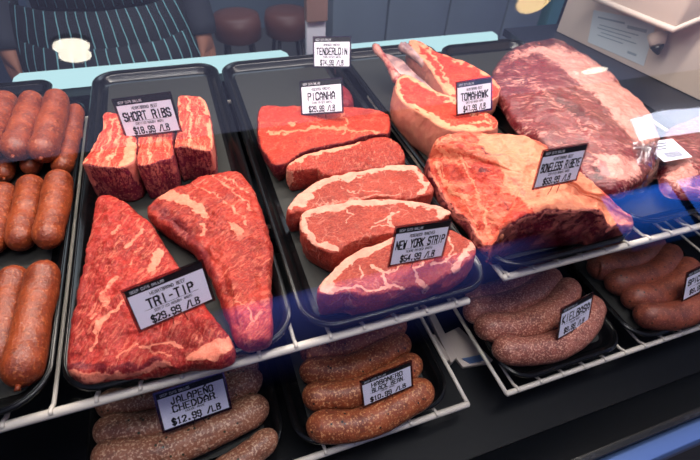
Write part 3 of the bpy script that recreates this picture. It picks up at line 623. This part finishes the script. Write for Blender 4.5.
def solve_pose(q, asp, zb):
    """pose of a flat w x h card from the four corners it shows; then slid so its lower edge rests at zb"""
    W = .09; H = W/asp
    L = np.array([(-W/2, H/2, 0), (W/2, H/2, 0), (W/2, -H/2, 0), (-W/2, -H/2, 0)])
    c = np.mean(q, 0); B = np.stack([Rv, Uv, -Fv], 1); wpx = np.linalg.norm(np.array(q[1])-q[0])
    x = np.array([0., 0, 0, *(CAM+ray(*c)*FPX*W/wpx)])
    def rot(r):
        return np.array(Matrix.Rotation(np.linalg.norm(r)+1e-12, 3, Vector(r) if np.linalg.norm(r) > 1e-9 else Vector((1, 0, 0))))
    def res(x):
        P = L@(B@rot(x[:3])).T+x[3:]; e = (prj(P)-np.array(q)).ravel(); return np.append(e, [x[0]*1.5+.3, x[1]*1.5])
    lam = 1e-2
    for _ in range(80):
        r = res(x); J = np.array([(res(x+np.eye(6)[i]*1e-5)-r)/1e-5 for i in range(6)]).T
        d = np.linalg.solve(J.T@J+lam*np.diag(np.diag(J.T@J)+1e-6), -J.T@r)
        if (res(x+d)**2).sum() < (r**2).sum(): x = x+d; lam *= .5
        else: lam *= 3
    Rm = B@rot(x[:3]); P = L@Rm.T+x[3:]; bm = (P[2]+P[3])/2
    k = (zb-CAM[2])/(bm[2]-CAM[2]); cen = CAM+(x[3:]-CAM)*k
    return Rm, cen, W*k, H*k
def price_card(q, asp, zb, lines, label, bar='DEEP CUTS DALLAS', barmat=None, prong=.014):
    Rm, cen, W, H = solve_pose(q, asp, zb)
    e = bpy.data.objects.new('price_card', None); C.objects.link(e); e.empty_display_size = .02
    M4 = Matrix.Translation(Vector(cen)) @ Matrix([list(r) for r in Rm]).to_4x4() @ Matrix.Translation((0, -H/2, 0))
    e.matrix_world = M4; tag(e, label, 'price card')
    print('card', label[:20], 'W', round(W, 3), 'res', np.round(np.abs(prj(np.array([(-W/2, H/2, 0), (W/2, H/2, 0), (W/2, -H/2, 0), (-W/2, -H/2, 0)])@Rm.T+cen)-np.array(q)).max(), 1), 'normal', np.round(Rm[:, 2], 2))
    m = W*.028
    # acrylic holder: clear sleeve a little larger than the card
    lbox('clear_holder', -W/2, 0, -.0012, W/2, H, -.0002, MB['acrylic'], e)
    g = G()
    for a, b in (((-W/2, 0), (W/2, m)), ((-W/2, H-m), (W/2, H)), ((-W/2, m), (-W/2+m, H-m)), ((W/2-m, m), (W/2, H-m))): g.box((a[0], a[1], -.0002), (b[0], b[1], .0010))
    me = bpy.data.meshes.new('holder_frame'); me.from_pydata(g.v, [], g.f); me.materials.append(MB['acrylic']); o = bpy.data.objects.new('holder_frame', me); C.objects.link(o); o.parent = e
    x0, x1, y0, y1 = -W/2+m, W/2-m, m, H-m; ch = y1-y0; cw = x1-x0
    lbox('card_edge', x0, y0, -.0001, x1, y1, .0003, MB['ink'], e)
    cd = lbox('card', x0+cw*.012, y0+ch*.02, .0003, x1-cw*.012, y1-ch*.14, .0005, MB['card'], e)
    hb = lbox('header_bar', x0, y1-ch*.155, .0003, x1, y1, .0006, barmat or MB['ink'], e)
    lettering('header_lettering', bar, cw*.42, ch*.06, x0+cw*.27, y1-ch*.08, MB['thin'], hb, .0008, .8)
    for (txt, hy, hh, ww, bold) in lines:
        lettering('lettering', txt, cw*ww, ch*hh, 0, y0+ch*hy, MB['ink'], cd, .0007, bold)
    if len(lines) > 2: lbox('ruled_line', -cw*.36, y0+ch*.395, .0005, cw*.36, y0+ch*.402, .0006, MB['ink'], e)
    # wire clip: two prongs and a loop over the lower edge
    inv = Matrix([list(r) for r in Rm]).transposed(); dn = inv @ Vector((0, 0, -1)); s = H*.10
    for k, sx in enumerate((-1, 1)):
        g = G(); p0 = Vector((sx*s*.9, H*.06, .0022)); p1 = Vector((sx*s*1.15, 0, .002)); p2 = p1+dn*prong+Vector((sx*s*.3, 0, 0))
        pts = [Vector((sx*s*.3, H*.14, .0022)), p0, p1, p2]
        g.tube([tuple(p) for p in pts], .0006, 6); me = bpy.data.meshes.new('prong'); me.from_pydata(g.v, [], g.f); me.materials.append(MB['clip']); o = bpy.data.objects.new('prong', me); C.objects.link(o); o.parent = e
    return e
def L4(sub, title, sub2, price, tw=.84): return [(sub, .745, .075, .46, .9), (title, .53, .215, tw, 1.05), (sub2, .33, .06, .5, .9), (price, .14, .17, .64, 1.0)]
HB, CAW, RR, TRW = 'HEARTBRAND BEEF', 'CERTIFIED AKAUSHI WAGYU', 'ROSEWOOD RANCHES', 'TEXAS RAISED WAGYU'
price_card([(110, 99), (172, 91), (181, 132), (127, 139)], 1.5, .056, L4(HB, 'SHORT RIBS', CAW, '$18.99 /LB'), 'card reading SHORT RIBS, clipped to the rib blocks')
price_card([(120, 291), (203, 259), (215, 300), (139, 333)], 1.5, .034, L4(HB, 'TRI-TIP', CAW, '$29.99 /LB', .6), 'card reading TRI-TIP, standing on the triangular cut')
price_card([(313, 36), (351, 36), (351, 68), (313, 68)], 1.35, .042, L4(RR, 'TENDERLOIN', TRW, '$74.99 /LB'), 'card reading TENDERLOIN, in front of the steel post')
price_card([(299, 80), (343, 78), (343, 112), (302, 117)], 1.35, .034, L4(RR, 'PICANHA', TRW, '$29.99 /LB', .66), 'card reading PICANHA, stuck in the back slab')
price_card([(395, 227), (453, 218), (442, 258), (388, 267)], 1.45, .042, L4(RR, 'NEW YORK STRIP', TRW, '$54.99 /LB', .9), 'card reading NEW YORK STRIP, stuck in the front steak')
tb = plain('blue_black_ink', (44, 58, 88), .4, nscale=20)
price_card([(456, 82), (492, 76), (492, 110), (456, 116)], 1.35, .066, L4(HB, 'TOMAHAWK', CAW, '$47.99 /LB', .78), 'card reading TOMAHAWK, with a blue-black header', barmat=tb)
price_card([(543, 150), (589, 142), (576, 181), (532, 190)], 1.45, .086, L4(HB, 'BONELESS RIBEYE', CAW, '$59.99 /LB', .9), 'card reading BONELESS RIBEYE, stuck in the roast')
def L5(t1, t2, price): return [(t1, .70, .165, .62, 1.0), (t2, .48, .165, .62, 1.0), ('HOUSE-MADE', .335, .05, .3, .9), (price, .15, .16, .72, 1.1)]
price_card([(152, 393), (224, 371), (232, 408), (163, 434)], 1.6, LZ+.040, L5('JALAPEÑO', 'CHEDDAR', '$12.99 /LB'), 'card reading JALAPEÑO CHEDDAR, just below the upper rail')
price_card([(359, 381), (412, 360), (413, 386), (363, 408)], 1.6, LZ+.034, L5('HABANERO', 'BLACK BEAN', '$10.99 /LB'), 'card reading HABANERO BLACK BEAN')
price_card([(561, 309), (594, 291), (588, 323), (557, 340)], 1.45, LZ+.03, [('KIELBASA', .60, .26, .88, .95), ('HOUSE-MADE', .36, .05, .3, .9), ('$9.99 /LB', .17, .17, .66, 1.1)], 'card reading KIELBASA, on the front curved sausage')
price_card([(687, 273), (722, 255), (717, 284), (681, 302)], 1.5, LZ+.03, [('SPICY PORK', .60, .20, .84, 1.2), ('HOUSE-MADE', .39, .05, .3, .9), ('$9.99 /LB', .20, .17, .66, 1.1)], 'card starting SPICY P, cut off by the right edge')

# white sticker on the second wrapped cut
e = empty('pack_sticker', at(668, 152, .036), 'white printed sticker on the wrapped cut at the right edge', 'sticker')
P = [at(643, 143, .038), at(672, 139, .038), at(692, 157, .038), at(664, 162, .038)]
G().prism(P, (0, 0, .0006)).build('sticker_sheet', MB['card'], e)
def lerp4(P, u, v): return (P[0]*(1-u)+P[1]*u)*(1-v)+(P[3]*(1-u)+P[2]*u)*v
g = G()
for k in range(12):
    u = .25+k*.045; g.prism([lerp4(P, u, .62), lerp4(P, u+.02, .62), lerp4(P, u+.02, .88), lerp4(P, u, .88)], (0, 0, .0009))
for k in range(3): g.prism([lerp4(P, .2, .14+k*.13), lerp4(P, .7-.1*k, .14+k*.13), lerp4(P, .7-.1*k, .19+k*.13), lerp4(P, .2, .19+k*.13)], (0, 0, .0009))
g.build('printed_lines', plain('sticker_print', (60, 70, 96), .6, nscale=8), e)

# ------------------------------------------------------------------ the case itself
T55 = math.radians(55)
case = empty('display_case', (.4, -.2, -1.0), 'dark refrigerated glass-fronted meat case that holds every tray', 'display case')
XL, XR = -.75, 1.75
def cpart(name, g, mat, **k): return g.build(name, mat, case, **k)
cpart('lower_deck', G().box((XL, -.125, -.30), (XR, .86, -.275)), MB['deck'])
cpart('front_lip', G().prism([(XL, -.125, -.275), (XL, -.125, -.30), (XL, -.20, -.30), (XL, -.20, -.235), (XL, -.185, -.235)], (XR-XL, 0, 0)), MB['deck'], bevel=.003)
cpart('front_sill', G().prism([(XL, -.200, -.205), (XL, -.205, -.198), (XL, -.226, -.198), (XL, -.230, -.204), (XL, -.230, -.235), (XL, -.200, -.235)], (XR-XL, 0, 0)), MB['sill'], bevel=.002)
cpart('glass_channel', G().box((XL, -.2005, -.2349), (XR, -.190, -.190)), MB['black'], bevel=.001)
cpart('front_panel', G().box((XL, -.228, -1.0), (XR, -.21, -.2355)), MB['black'])
cpart('rear_wall', G().box((XL, .845, -1.0), (XR, .86, -.05)), MB['black'])
nrm = np.array([0, -math.sin(T55), math.cos(T55)]); d55 = np.array([0, math.cos(T55), math.sin(T55)])
p0 = np.array([XL, -.194, -.19]); ln = .98
cpart('front_glass', G().prism([p0, p0+d55*ln, p0+d55*ln+nrm*.006, p0+nrm*.006], (XR-XL, 0, 0)), MB['pane'])
cpart('rear_ledge', G().box((XL, .785, -.065), (XR, .8445, -.055)), MB['deck'])
def ribbon(xa, xb):
    g = G(); g.tube([(xa, .822, -.030), (xa+.006, .822, -.030), (xa+.02, .822, -.030), (xb-.02, .822, -.030), (xb-.006, .822, -.030), (xb, .822, -.030)], [.004, .013, .0205, .0205, .013, .004], 20); return g
mtube = emit('tube_diffuser', (196, 238, 243), 1.0)
cpart('light_tube', ribbon(-.17, .448), mtube, smooth=True)
cpart('light_tube', ribbon(.545, 1.07), mtube, smooth=True)
cpart('post', G().box((.482, .775, -.05), (.530, .79, .7)), MB['post'], bevel=.002)
cpart('post_cap', G().box((.4805, .765, .075), (.5315, .7915, .7)), MB['postc'], bevel=.002)
a1 = np.array(at(588, 46, -.008)); a2 = np.array(at(702, 101, -.008)); dv = (a2-a1); dv[2] = 0
# right-hand end of the case: counter top, cream panel, notice, hook, bin
cpart('end_counter', G().prism([(1.17, .10, -.03), (1.7, -.05, -.03), (1.7, .84, -.03), (1.10, .84, -.03), (1.10, .70, -.03), (1.17, .60, -.03)], (0, 0, .02)), MB['deck2'])
A = a1-dv*.35; B = a2+dv*.9; up = np.array([0, 0, .42]); th = np.cross(dv, [0, 0, 1]); th = th/np.linalg.norm(th)*.012
th = th if th[0] > 0 else -th
for q in (A, B): q[2] = -.0095
cpart('end_panel', G().prism([A, B, B+up, A+up], th), MB['cream'], bevel=.002)
def onpanel(x, y, off=.0008):
    d = ray(x, y); n = -th/np.linalg.norm(th); s = ((A-CAM)@n)/(d@n); return CAM+d*s+n*off
nt = empty('notice_sheet', onpanel(612, 62), 'pale printed notice sheet taped to the cream end panel', 'notice')
Q = [onpanel(594, 10), onpanel(657, 22), onpanel(644, 66), onpanel(588, 42)]
G().prism(Q, th/np.linalg.norm(th)*-.0006).build('sheet', MB['paper'], nt)
g = G()
for (u0, u1, v0, v1) in ((.1, .55, .15, .2), (.6, .9, .2, .28), (.15, .8, .36, .39), (.12, .7, .46, .49), (.2, .8, .56, .59), (.15, .6, .66, .69), (.7, .85, .8, .86)):
    g.prism([lerp4(Q, u0, v0), lerp4(Q, u1, v0), lerp4(Q, u1, v1), lerp4(Q, u0, v1)], th/np.linalg.norm(th)*-.0012)
g.build('printed_text', MB['bluetext'], nt)
hk = empty('wall_hook', onpanel(666, 52), 'small cone-shaped hook with a dark tip on the cream end panel', 'hook')
p = onpanel(663, 34, .02); q = onpanel(665, 44, .03); r_ = onpanel(666, 53, .03)
g = G(); g.tube([p, (p+q)/2, q], [.022, .019, .015], 16); g.build('hook_body', MB['cream'], hk, smooth=True)
g = G(); g.tube([q, (q+r_)/2, r_], [.015, .010, .002], 14); g.build('dark_tip', MB['black'], hk, smooth=True)
# bin on top of the end
bn = empty('cream_plastic_bin', (1.35, .5, .10), 'cream plastic bin with a rounded rim at the upper right', 'bin')
def dpt(x, y, dist): d = ray(x, y); return CAM+d*dist
k1, k2, k3 = dpt(590, -4, 1.16), dpt(674, 30, 1.0), dpt(712, 14, .98)
k4 = k1+(k3-k2)*1.5; k3 = k2+(k3-k2)*1.5; upv = np.array([0, 0, .16])
zmin = min(k1[2], k2[2]); 
G().prism([k1, k2, k3, k4], upv).build('bin_body', MB['cream'], bn, bevel=.008)
g = G(); g.tube([k1, k2, k3], .007, 10); g.build('rim', MB['cream'], bn, smooth=True)

# cutting guide and bracket seen in the gap between the lower shelves
br = empty('cream_shelf_bracket', at(440, 340, -.272), 'cream plastic bracket lying in the gap between the lower shelves', 'bracket')
zb_ = -.2745
def bq(pts, z, t=.008): return G().prism([at(x, y, z) for x, y in pts], (0, 0, t))
bq([(444, 336), (458, 329), (492, 362), (486, 365), (462, 369), (455, 360)], zb_).build('plate', MB['cream'], br, bevel=.001)
bq([(462, 359), (476, 356), (485, 354), (488, 360), (470, 364)], zb_+.0085, .002).build('blue_tab', MB['sill'], br)
rail2 = empty('loose_cream_rail', at(433, 340, -.272), 'cream channel strip lying beside the bracket on the dark deck', 'rail')
bq([(430, 338), (434, 337), (449, 361), (447, 364), (443, 362)], zb_, .01).build('strip', MB['cream'], rail2, bevel=.001)
bq([(427, 318), (433, 316), (456, 360), (450, 366)], zb_+.0001, .012).build('long_strip', MB['cream'], rail2, bevel=.001)

# ------------------------------------------------------------------ room
def S(name, g, mat): o = g.build(name, mat); o['kind'] = 'structure'; return o
m_floor = plain('floor_tile', (96, 92, 92), .4, nscale=6); m_dark = plain('dark_ceiling', (30, 29, 32), .8, nscale=3)
m_wall = plain('shop_wall', (34, 35, 42), .8, nscale=3); m_soff = emit('soffit_added_glow', (176, 180, 226), .85)
m_rear = plain('rear_wall_paint', (120, 134, 150), .6, nscale=2, var=.15)
S('floor', G().box((-4, -4.2, -1.05), (9, 4, -1.0)), m_floor)
S('ceiling', G().box((-4, -4.2, 1.8), (9, 4, 1.85)), m_dark)
S('wall_left', G().box((-4.1, -4.2, -1), (-4, 4, 1.8)), m_wall)
S('wall_right', G().box((9, -4.2, -1), (9.1, 4, 1.8)), m_wall)
S('wall_rear', G().box((-4, 3.6, -1), (9, 3.7, 1.8)), m_rear)
# front wall with its windows: built in pieces around the openings
FW = -4.0
wins = [(-.15, 4.1, .45, 1.36), (4.92, 7.6, .8, 1.66)]
g = G(); g.box((-4, FW-.1, -1), (9, FW, .45)); g.box((-4, FW-.1, 1.66), (9, FW, 1.8)); g.box((-4, FW-.1, .45), (-.15, FW, 1.66)); g.box((-.15, FW-.1, 1.36), (4.1, FW, 1.66)); g.box((4.1, FW-.1, .45), (4.92, FW, 1.66)); g.box((4.92, FW-.1, .45), (7.6, FW, .8)); g.box((7.6, FW-.1, .45), (9, FW, 1.66))
S('wall_front', g, m_wall)
for i, (x0, x1, z0, z1) in enumerate(wins):
    w = empty('window_%d' % (i+1), ((x0+x1)/2, FW-.05, z0)); w['kind'] = 'structure'
    # dusk sky over the street: brightest high in the opening, dim towards the ground and the left
    t = NT('daylight_%d' % i); sp = t.n('ShaderNodeSeparateXYZ', ins={0: t.n('ShaderNodeTexCoord').outputs['Generated']}).outputs
    gz = t.math('POWER', sp[2], (2.0, 1.2)[i]); gz = t.math('MULTIPLY', gz, t.math('SUBTRACT', 1.0, t.math('MULTIPLY', t.ramp(sp[2], .9, 1.0), .6)))
    gx = t.math('ADD', (.95, .75)[i], t.math('MULTIPLY', sp[0], (-.15, .3)[i])); gx = t.math('MULTIPLY', gx, t.math('MULTIPLY', t.ramp(sp[0], 0.0, (.10, .03)[i]), t.math('SUBTRACT', 1.0, t.ramp(sp[0], (.70, .97)[i], 1.0))))
    st = t.math('MULTIPLY', t.math('MULTIPLY', gz, gx), (2.1, 6.0)[i])
    em = t.n('ShaderNodeEmission', ins={0: lin(((104, 118, 240), (50, 122, 255))[i]), 1: st}); t.t.links.new(em.outputs[0], t.out.inputs[0])
    G().box((x0, FW-.09, z0), (x1, FW-.08, z1)).build('daylight_pane', t.m, w)
    g = G()
    for k in ((), (.48,))[i]: xx = x0+(x1-x0)*k; g.box((xx-.04, FW-.07, z0), (xx+.04, FW-.01, z1))
    g.box((x0, FW-.075, z0), (x1, FW-.01, z0+.03)); g.build('sash', MB['black'], w)
# soffit over the counter with added glow for haze (its edge shows in the glass)
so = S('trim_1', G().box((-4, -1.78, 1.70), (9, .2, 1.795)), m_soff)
def lamp(px, rx, ry, st, lab, z=1.66, rgb=(255, 244, 225), ghost_shift=0):
    d = ray(*px); d = d/np.linalg.norm(d); n = nrm; P0 = p0+nrm*.006
    s = ((P0-CAM)@n)/(d@n); H = CAM+d*s; r = d-2*(d@n)*n; k = (z-H[2])/r[2]; c = H+r*k
    e = empty('ceiling_lamp', tuple(c+np.array([0, 0, .04])), lab, 'ceiling lamp')
    seg = 32; ring = [(c[0]+rx*math.cos(2*math.pi*i/seg), c[1]+ry*math.sin(2*math.pi*i/seg), c[2]) for i in range(seg)]
    G().prism(ring, (0, 0, .012)).build('lamp_diffuser', emit('lamp_glow', rgb, st), e)
    if ghost_shift:  # extra disc added to imitate the lamp's doubled reflection in the glass
        ring = [(c[0]+rx*.9*math.cos(2*math.pi*i/seg), c[1]-ghost_shift+ry*math.sin(2*math.pi*i/seg), c[2]-.006) for i in range(seg)]
        G().prism(ring, (0, 0, .012)).build('lamp_diffuser', emit('lamp_glow', rgb, st), e)
    ring = [(c[0]+rx*1.08*math.cos(2*math.pi*i/seg), c[1]+ry*1.08*math.sin(2*math.pi*i/seg), c[2]+.0125) for i in range(seg)]
    G().prism(ring, (0, 0, 1.70-c[2]-.0126 if -1.78 < c[1] < .2 else 1.7999-c[2]-.0126)).build('lamp_housing', MB['post'], e)
    print('lamp', c)
lamp((71, 47), .068, .034, 14, 'round ceiling lamp mirrored at the upper left of the glass', ghost_shift=.042)
lamp((535, 2), .10, .07, 11, 'round ceiling lamp mirrored at the top of the glass', rgb=(255, 214, 150))
lamp((596, 71), .11, .025, 10, 'small narrow ceiling lamp mirrored over the brisket')
e = empty('linear_ceiling_light', (4.2, -2.5, 1.77), 'long white ceiling light mirrored over the wrapped cut at the right', 'ceiling light')
def ceilpt(px, z):
    d = ray(*px); d = d/np.linalg.norm(d); s = ((p0+nrm*.006-CAM)@nrm)/(d@nrm); H = CAM+d*s; r = d-2*(d@nrm)*nrm; return H+r*(z-H[2])/r[2]
qq = [ceilpt(p, 1.74) for p in ((632, 121), (664, 112), (715, 108), (715, 130), (640, 140))]
G().prism(qq, (0, 0, .02)).build('light_panel', emit('linear_glow', (225, 232, 255), 10), e)
# furniture behind the case
cb = empty('steel_back_counter', (1.9, 2.2, -1), 'pale blue-grey steel back counter behind the case, right of the post', 'counter')
mcab = plain('brushed_cabinet', (150, 166, 180), .45, metal=.2, nscale=5, var=.25)
mdk = plain('dark_cabinet', (52, 56, 70), .5, nscale=5, var=.3)
mteal = plain('teal_trim', (96, 160, 170), .5, nscale=5)
for i, (x0, x1, m) in enumerate(((.95, 1.25, mcab), (1.26, 1.62, mcab), (1.63, 2.0, mcab), (2.01, 2.26, mcab))): G().box((x0, 2.0, -1), (x1, 2.5, .05)).build('door_panel', m, cb, bevel=.004)
G().box((.93, 1.98, .05), (2.3, 2.52, .08)).build('worktop', mcab, cb)
dc = empty('dark_cabinet', (2.6, 2.2, -1), 'dark narrow cabinet with a teal edge behind the brisket', 'cabinet')
G().box((2.40, 2.0, -1), (2.85, 2.5, .1)).build('body', mdk, dc); G().box((2.32, 1.99, -1), (2.395, 2.4, .1)).build('teal_edge', mteal, dc)
lc_ = empty('blue_grey_cabinet', (-.9, 2.2, -1), 'blue-grey cabinet at the far left behind the case', 'cabinet')
G().box((-1.3, 2.0, -1), (-.50, 2.5, .05)).build('body', plain('blue_grey_paint', (92, 108, 134), .5, nscale=4), lc_)
mlea = plain('brown_leather', (112, 66, 56), .45, nscale=20); 
for i, (sx, lab) in enumerate(((.50, 'brown leather stool behind the case, left one'), (.78, 'brown leather stool behind the case, right one'))):
    st = empty('stool', (sx, 2.3, -1), lab, 'stool', 'stools behind the counter')
    g = G(); g.tube([(sx, 2.3, -.56), (sx, 2.3, -.545), (sx, 2.3, -.48), (sx, 2.3, -.43), (sx, 2.3, -.42)], [.10, .125, .13, .12, .07], 24); g.build('seat', mlea, st, smooth=True)
    for k in range(4):
        an = math.pi/4+k*math.pi/2; g = G(); g.tube([(sx+.09*math.cos(an), 2.3+.09*math.sin(an), -.56), (sx+.15*math.cos(an), 2.3+.15*math.sin(an), -1.0)], .011, 8); g.build('leg', MB['black'], st, smooth=True)
# person behind the case in a pinstriped apron
def skin_obj(name, nodes, edges, mat, parent, sub=2):
    me = bpy.data.meshes.new(name); pl = Vector(parent.location)
    me.from_pydata([tuple(Vector(n[0])-pl) for n in nodes], edges, []); me.materials.append(mat)
    o = bpy.data.objects.new(name, me); C.objects.link(o); o.parent = parent
    md = o.modifiers.new('skin', 'SKIN'); md.use_smooth_shade = True
    for i, n in enumerate(nodes):
        me.skin_vertices[0].data[i].radius = (n[1], n[2] if len(n) > 2 else n[1])
    me.skin_vertices[0].data[0].use_root = True
    s = o.modifiers.new('sub', 'SUBSURF'); s.levels = sub; s.render_levels = sub; return o
px_, py_ = -.02, 1.42
pers = empty('person', (px_, py_, -1.0), 'person in a dark pinstriped apron standing behind the case', 'person')
mskin = plain('skin', (176, 122, 100), .5, nscale=20); mshirt = plain('grey_shirt', (50, 56, 68), .8, nscale=20); mtrs = plain('dark_trousers', (34, 38, 48), .8, nscale=20); mhair = plain('brown_hair', (48, 34, 28), .6, nscale=60)
Z = lambda h: h-1.0
nodes = [((px_, py_, Z(.94)), .15, .11), ((px_, py_, Z(1.12)), .135, .10), ((px_, py_, Z(1.32)), .16, .11), ((px_, py_, Z(1.44)), .12, .085), ((px_, py_, Z(1.52)), .055), ((px_, py_-.01, Z(1.60)), .075), ((px_, py_-.01, Z(1.68)), .085), ((px_, py_, Z(1.75)), .05)]
edges = [(i, i+1) for i in range(7)]
for s in (-1, 1):
    b = len(nodes)
    nodes += [((px_+s*.19, py_, Z(1.41)), .055), ((px_+s*.25, py_+.02, Z(1.13)), .045), ((px_+s*.285, py_-.06, Z(.90)), .033), ((px_+s*.29, py_-.09, Z(.82)), .032)]
    edges += [(3, b), (b, b+1), (b+1, b+2), (b+2, b+3)]
    # fingers
    for j in range(5):
        fx = px_+s*(.275+.010*j); fb = len(nodes); ln_ = (.05, .075, .082, .076, .06)[j]
        nodes += [((fx, py_-.115+.012*j, Z(.80)), .0085), ((fx, py_-.12+.012*j, Z(.80-ln_*.6)), .008), ((fx, py_-.11+.012*j, Z(.80-ln_)), .007)]
        edges += [(b+3, fb), (fb, fb+1), (fb+1, fb+2)]
    b = len(nodes)
    nodes += [((px_+s*.10, py_, Z(.82)), .095), ((px_+s*.11, py_-.01, Z(.48)), .065), ((px_+s*.11, py_+.01, Z(.10)), .042), ((px_+s*.12, py_-.10, Z(.035)), .034)]
    edges += [(0, b), (b, b+1), (b+1, b+2), (b+2, b+3)]
body = skin_obj('body', nodes, edges, mskin, pers)
def shell(name, prof, mat, seg=48, amp=.006, arc=(0, 360), th=.004, parent=None):
    V = []; n = len(prof); a0, a1 = map(math.radians, arc); full = abs(arc[1]-arc[0]) >= 360; m = seg if full else seg+1
    for sgn in (0, 1):
        for (z, rx, ry) in prof:
            for k in range(m):
                an = a0+(a1-a0)*k/seg; f = 1+amp*math.sin(an*11)*8*(1 if z < Z(1.0) else .3)*.5; o_ = th*sgn
                V.append((px_+(rx-o_)*f*math.cos(an), py_+(ry-o_)*f*math.sin(an), z))
    F = []
    for sgn in (0, 1):
        b = sgn*n*m
        for i in range(n-1):
            for k in range(m if full else m-1): F.append((b+i*m+k, b+i*m+(k+1) % m, b+(i+1)*m+(k+1) % m, b+(i+1)*m+k))
    for i in (0, n-1):
        for k in range(m if full else m-1): F.append((i*m+k, i*m+(k+1) % m, n*m+i*m+(k+1) % m, n*m+i*m+k))
    if not full:
        for i in range(n-1):
            for k in (0, m-1): F.append((i*m+k, (i+1)*m+k, n*m+(i+1)*m+k, n*m+i*m+k))
    return obj(name, V, F, mat, parent or pers, loc=(px_, py_, prof[0][0]))
shell('shirt', [(Z(.90), .20, .155), (Z(1.1), .195, .15), (Z(1.3), .215, .155), (Z(1.42), .18, .12), (Z(1.48), .09, .08)], mshirt)
for s in (-1, 1):
    g = G(); g.tube([(px_+s*.15, py_, Z(1.42)), (px_+s*.20, py_, Z(1.38)), (px_+s*.252, py_+.02, Z(1.13)), (px_+s*.288, py_-.06, Z(.88)), (px_+s*.29, py_-.075, Z(.845))], [.075, .072, .058, .050, .046], 18); g.build('sleeve', mshirt, pers, smooth=True)
    g = G(); g.tube([(px_+s*.11, py_, Z(.90)), (px_+s*.115, py_-.005, Z(.5)), (px_+s*.115, py_+.01, Z(.08))], [.115, .088, .07], 18); g.build('trouser_leg', mtrs, pers, smooth=True)
    g = G(); g.tube([(px_+s*.115, py_+.05, Z(.045)), (px_+s*.118, py_+.02, Z(.05)), (px_+s*.12, py_-.08, Z(.045)), (px_+s*.122, py_-.16, Z(.035)), (px_+s*.122, py_-.18, Z(.03))], [.02, .045, .043, .034, .012], 14); g.build('shoe', MB['black'], pers, smooth=True)
    g = G(); g.tube([(px_+s*.03, py_-.088, Z(1.655)), (px_+s*.03, py_-.098, Z(1.655))], .010, 10); g.build('eye', MB['black'], pers, smooth=True)
    g = G(); g.tube([(px_+s*.085, py_, Z(1.67)), (px_+s*.098, py_+.01, Z(1.65)), (px_+s*.088, py_, Z(1.62))], [.010, .014, .008], 8); g.build('ear', mskin, pers, smooth=True)
g = G(); g.tube([(px_, py_-.088, Z(1.66)), (px_, py_-.108, Z(1.635)), (px_, py_-.09, Z(1.625))], [.007, .012, .009], 8); g.build('nose', mskin, pers, smooth=True)
g = G(); g.tube([(px_-.022, py_-.086, Z(1.597)), (px_, py_-.094, Z(1.595)), (px_+.022, py_-.086, Z(1.597))], [.003, .006, .003], 8); g.build('mouth', plain('lips', (150, 80, 76), .5), pers, smooth=True)
g = G(); g.tube([(px_, py_+.03, Z(1.64)), (px_, py_+.02, Z(1.70)), (px_, py_+.01, Z(1.755)), (px_, py_, Z(1.79))], [.085, .10, .085, .03], 20); g.build('hair', mhair, pers, smooth=True)
# pinstripes woven into the apron cloth
t = NT('pinstripe_apron'); tc = t.n('ShaderNodeTexCoord').outputs['Object']
sp = t.n('ShaderNodeSeparateXYZ', ins={0: tc}).outputs
an = t.math('ARCTAN2', sp[1], sp[0]); w_ = t.math('ADD', t.math('MULTIPLY', an, 7.0), t.math('MULTIPLY', t.noise(tc, 5, 2), .9))
fr = t.math('FRACT', w_); ds = t.math('ABSOLUTE', t.math('SUBTRACT', fr, .5))
stp = t.math('SUBTRACT', 1.0, t.ramp(ds, .02, .055))
t.bsdf(t.mix(stp, lin((18, 22, 32)), lin((130, 196, 205))), .8); m_ap = t.m
apr = shell('apron', [(Z(.34), .33, .27), (Z(.55), .32, .26), (Z(.78), .31, .235), (Z(.90), .275, .21), (Z(.975), .25, .19)], m_ap, arc=(165, 375), seg=60, amp=.004)
shell('apron_pocket', [(Z(.70), .325, .262), (Z(.82), .315, .248), (Z(.885), .29, .232)], m_ap, arc=(215, 325), seg=40, amp=.004, parent=apr)
shell('apron_bib', [(Z(.98), .225, .175), (Z(1.15), .215, .17), (Z(1.32), .232, .172)], m_ap, arc=(225, 315), seg=30, amp=.002)

# ------------------------------------------------------------------ light
def area(name, loc, size, sy, power, rgb, target):
    l = bpy.data.lights.new(name, 'AREA'); l.shape = 'RECTANGLE'; l.size = size; l.size_y = sy; l.energy = power; l.color = rgb
    o = bpy.data.objects.new(name, l); C.objects.link(o); o.location = loc
    o.rotation_euler = (Vector(target)-Vector(loc)).to_track_quat('-Z', 'Y').to_euler(); return o
area('case_lamp', (.45, .47, .60), 1.5, .05, 14.0, (1, .88, .77), (.42, .20, 0))
area('front_fill_light', (.6, -.15, 1.6), 1.6, .25, 27, (1, .95, .92), (.4, .3, 0))  # unseen fill added in front to brighten the cards
area('rear_room_lamp', (.8, 2.0, 1.7), 2.5, .8, 30, (.75, .88, 1), (.8, 2.0, -1))
w = bpy.data.worlds.new('world'); bpy.context.scene.world = w; w.use_nodes = True
w.node_tree.nodes['Background'].inputs[0].default_value = (.35, .42, .6, 1); w.node_tree.nodes['Background'].inputs[1].default_value = .25
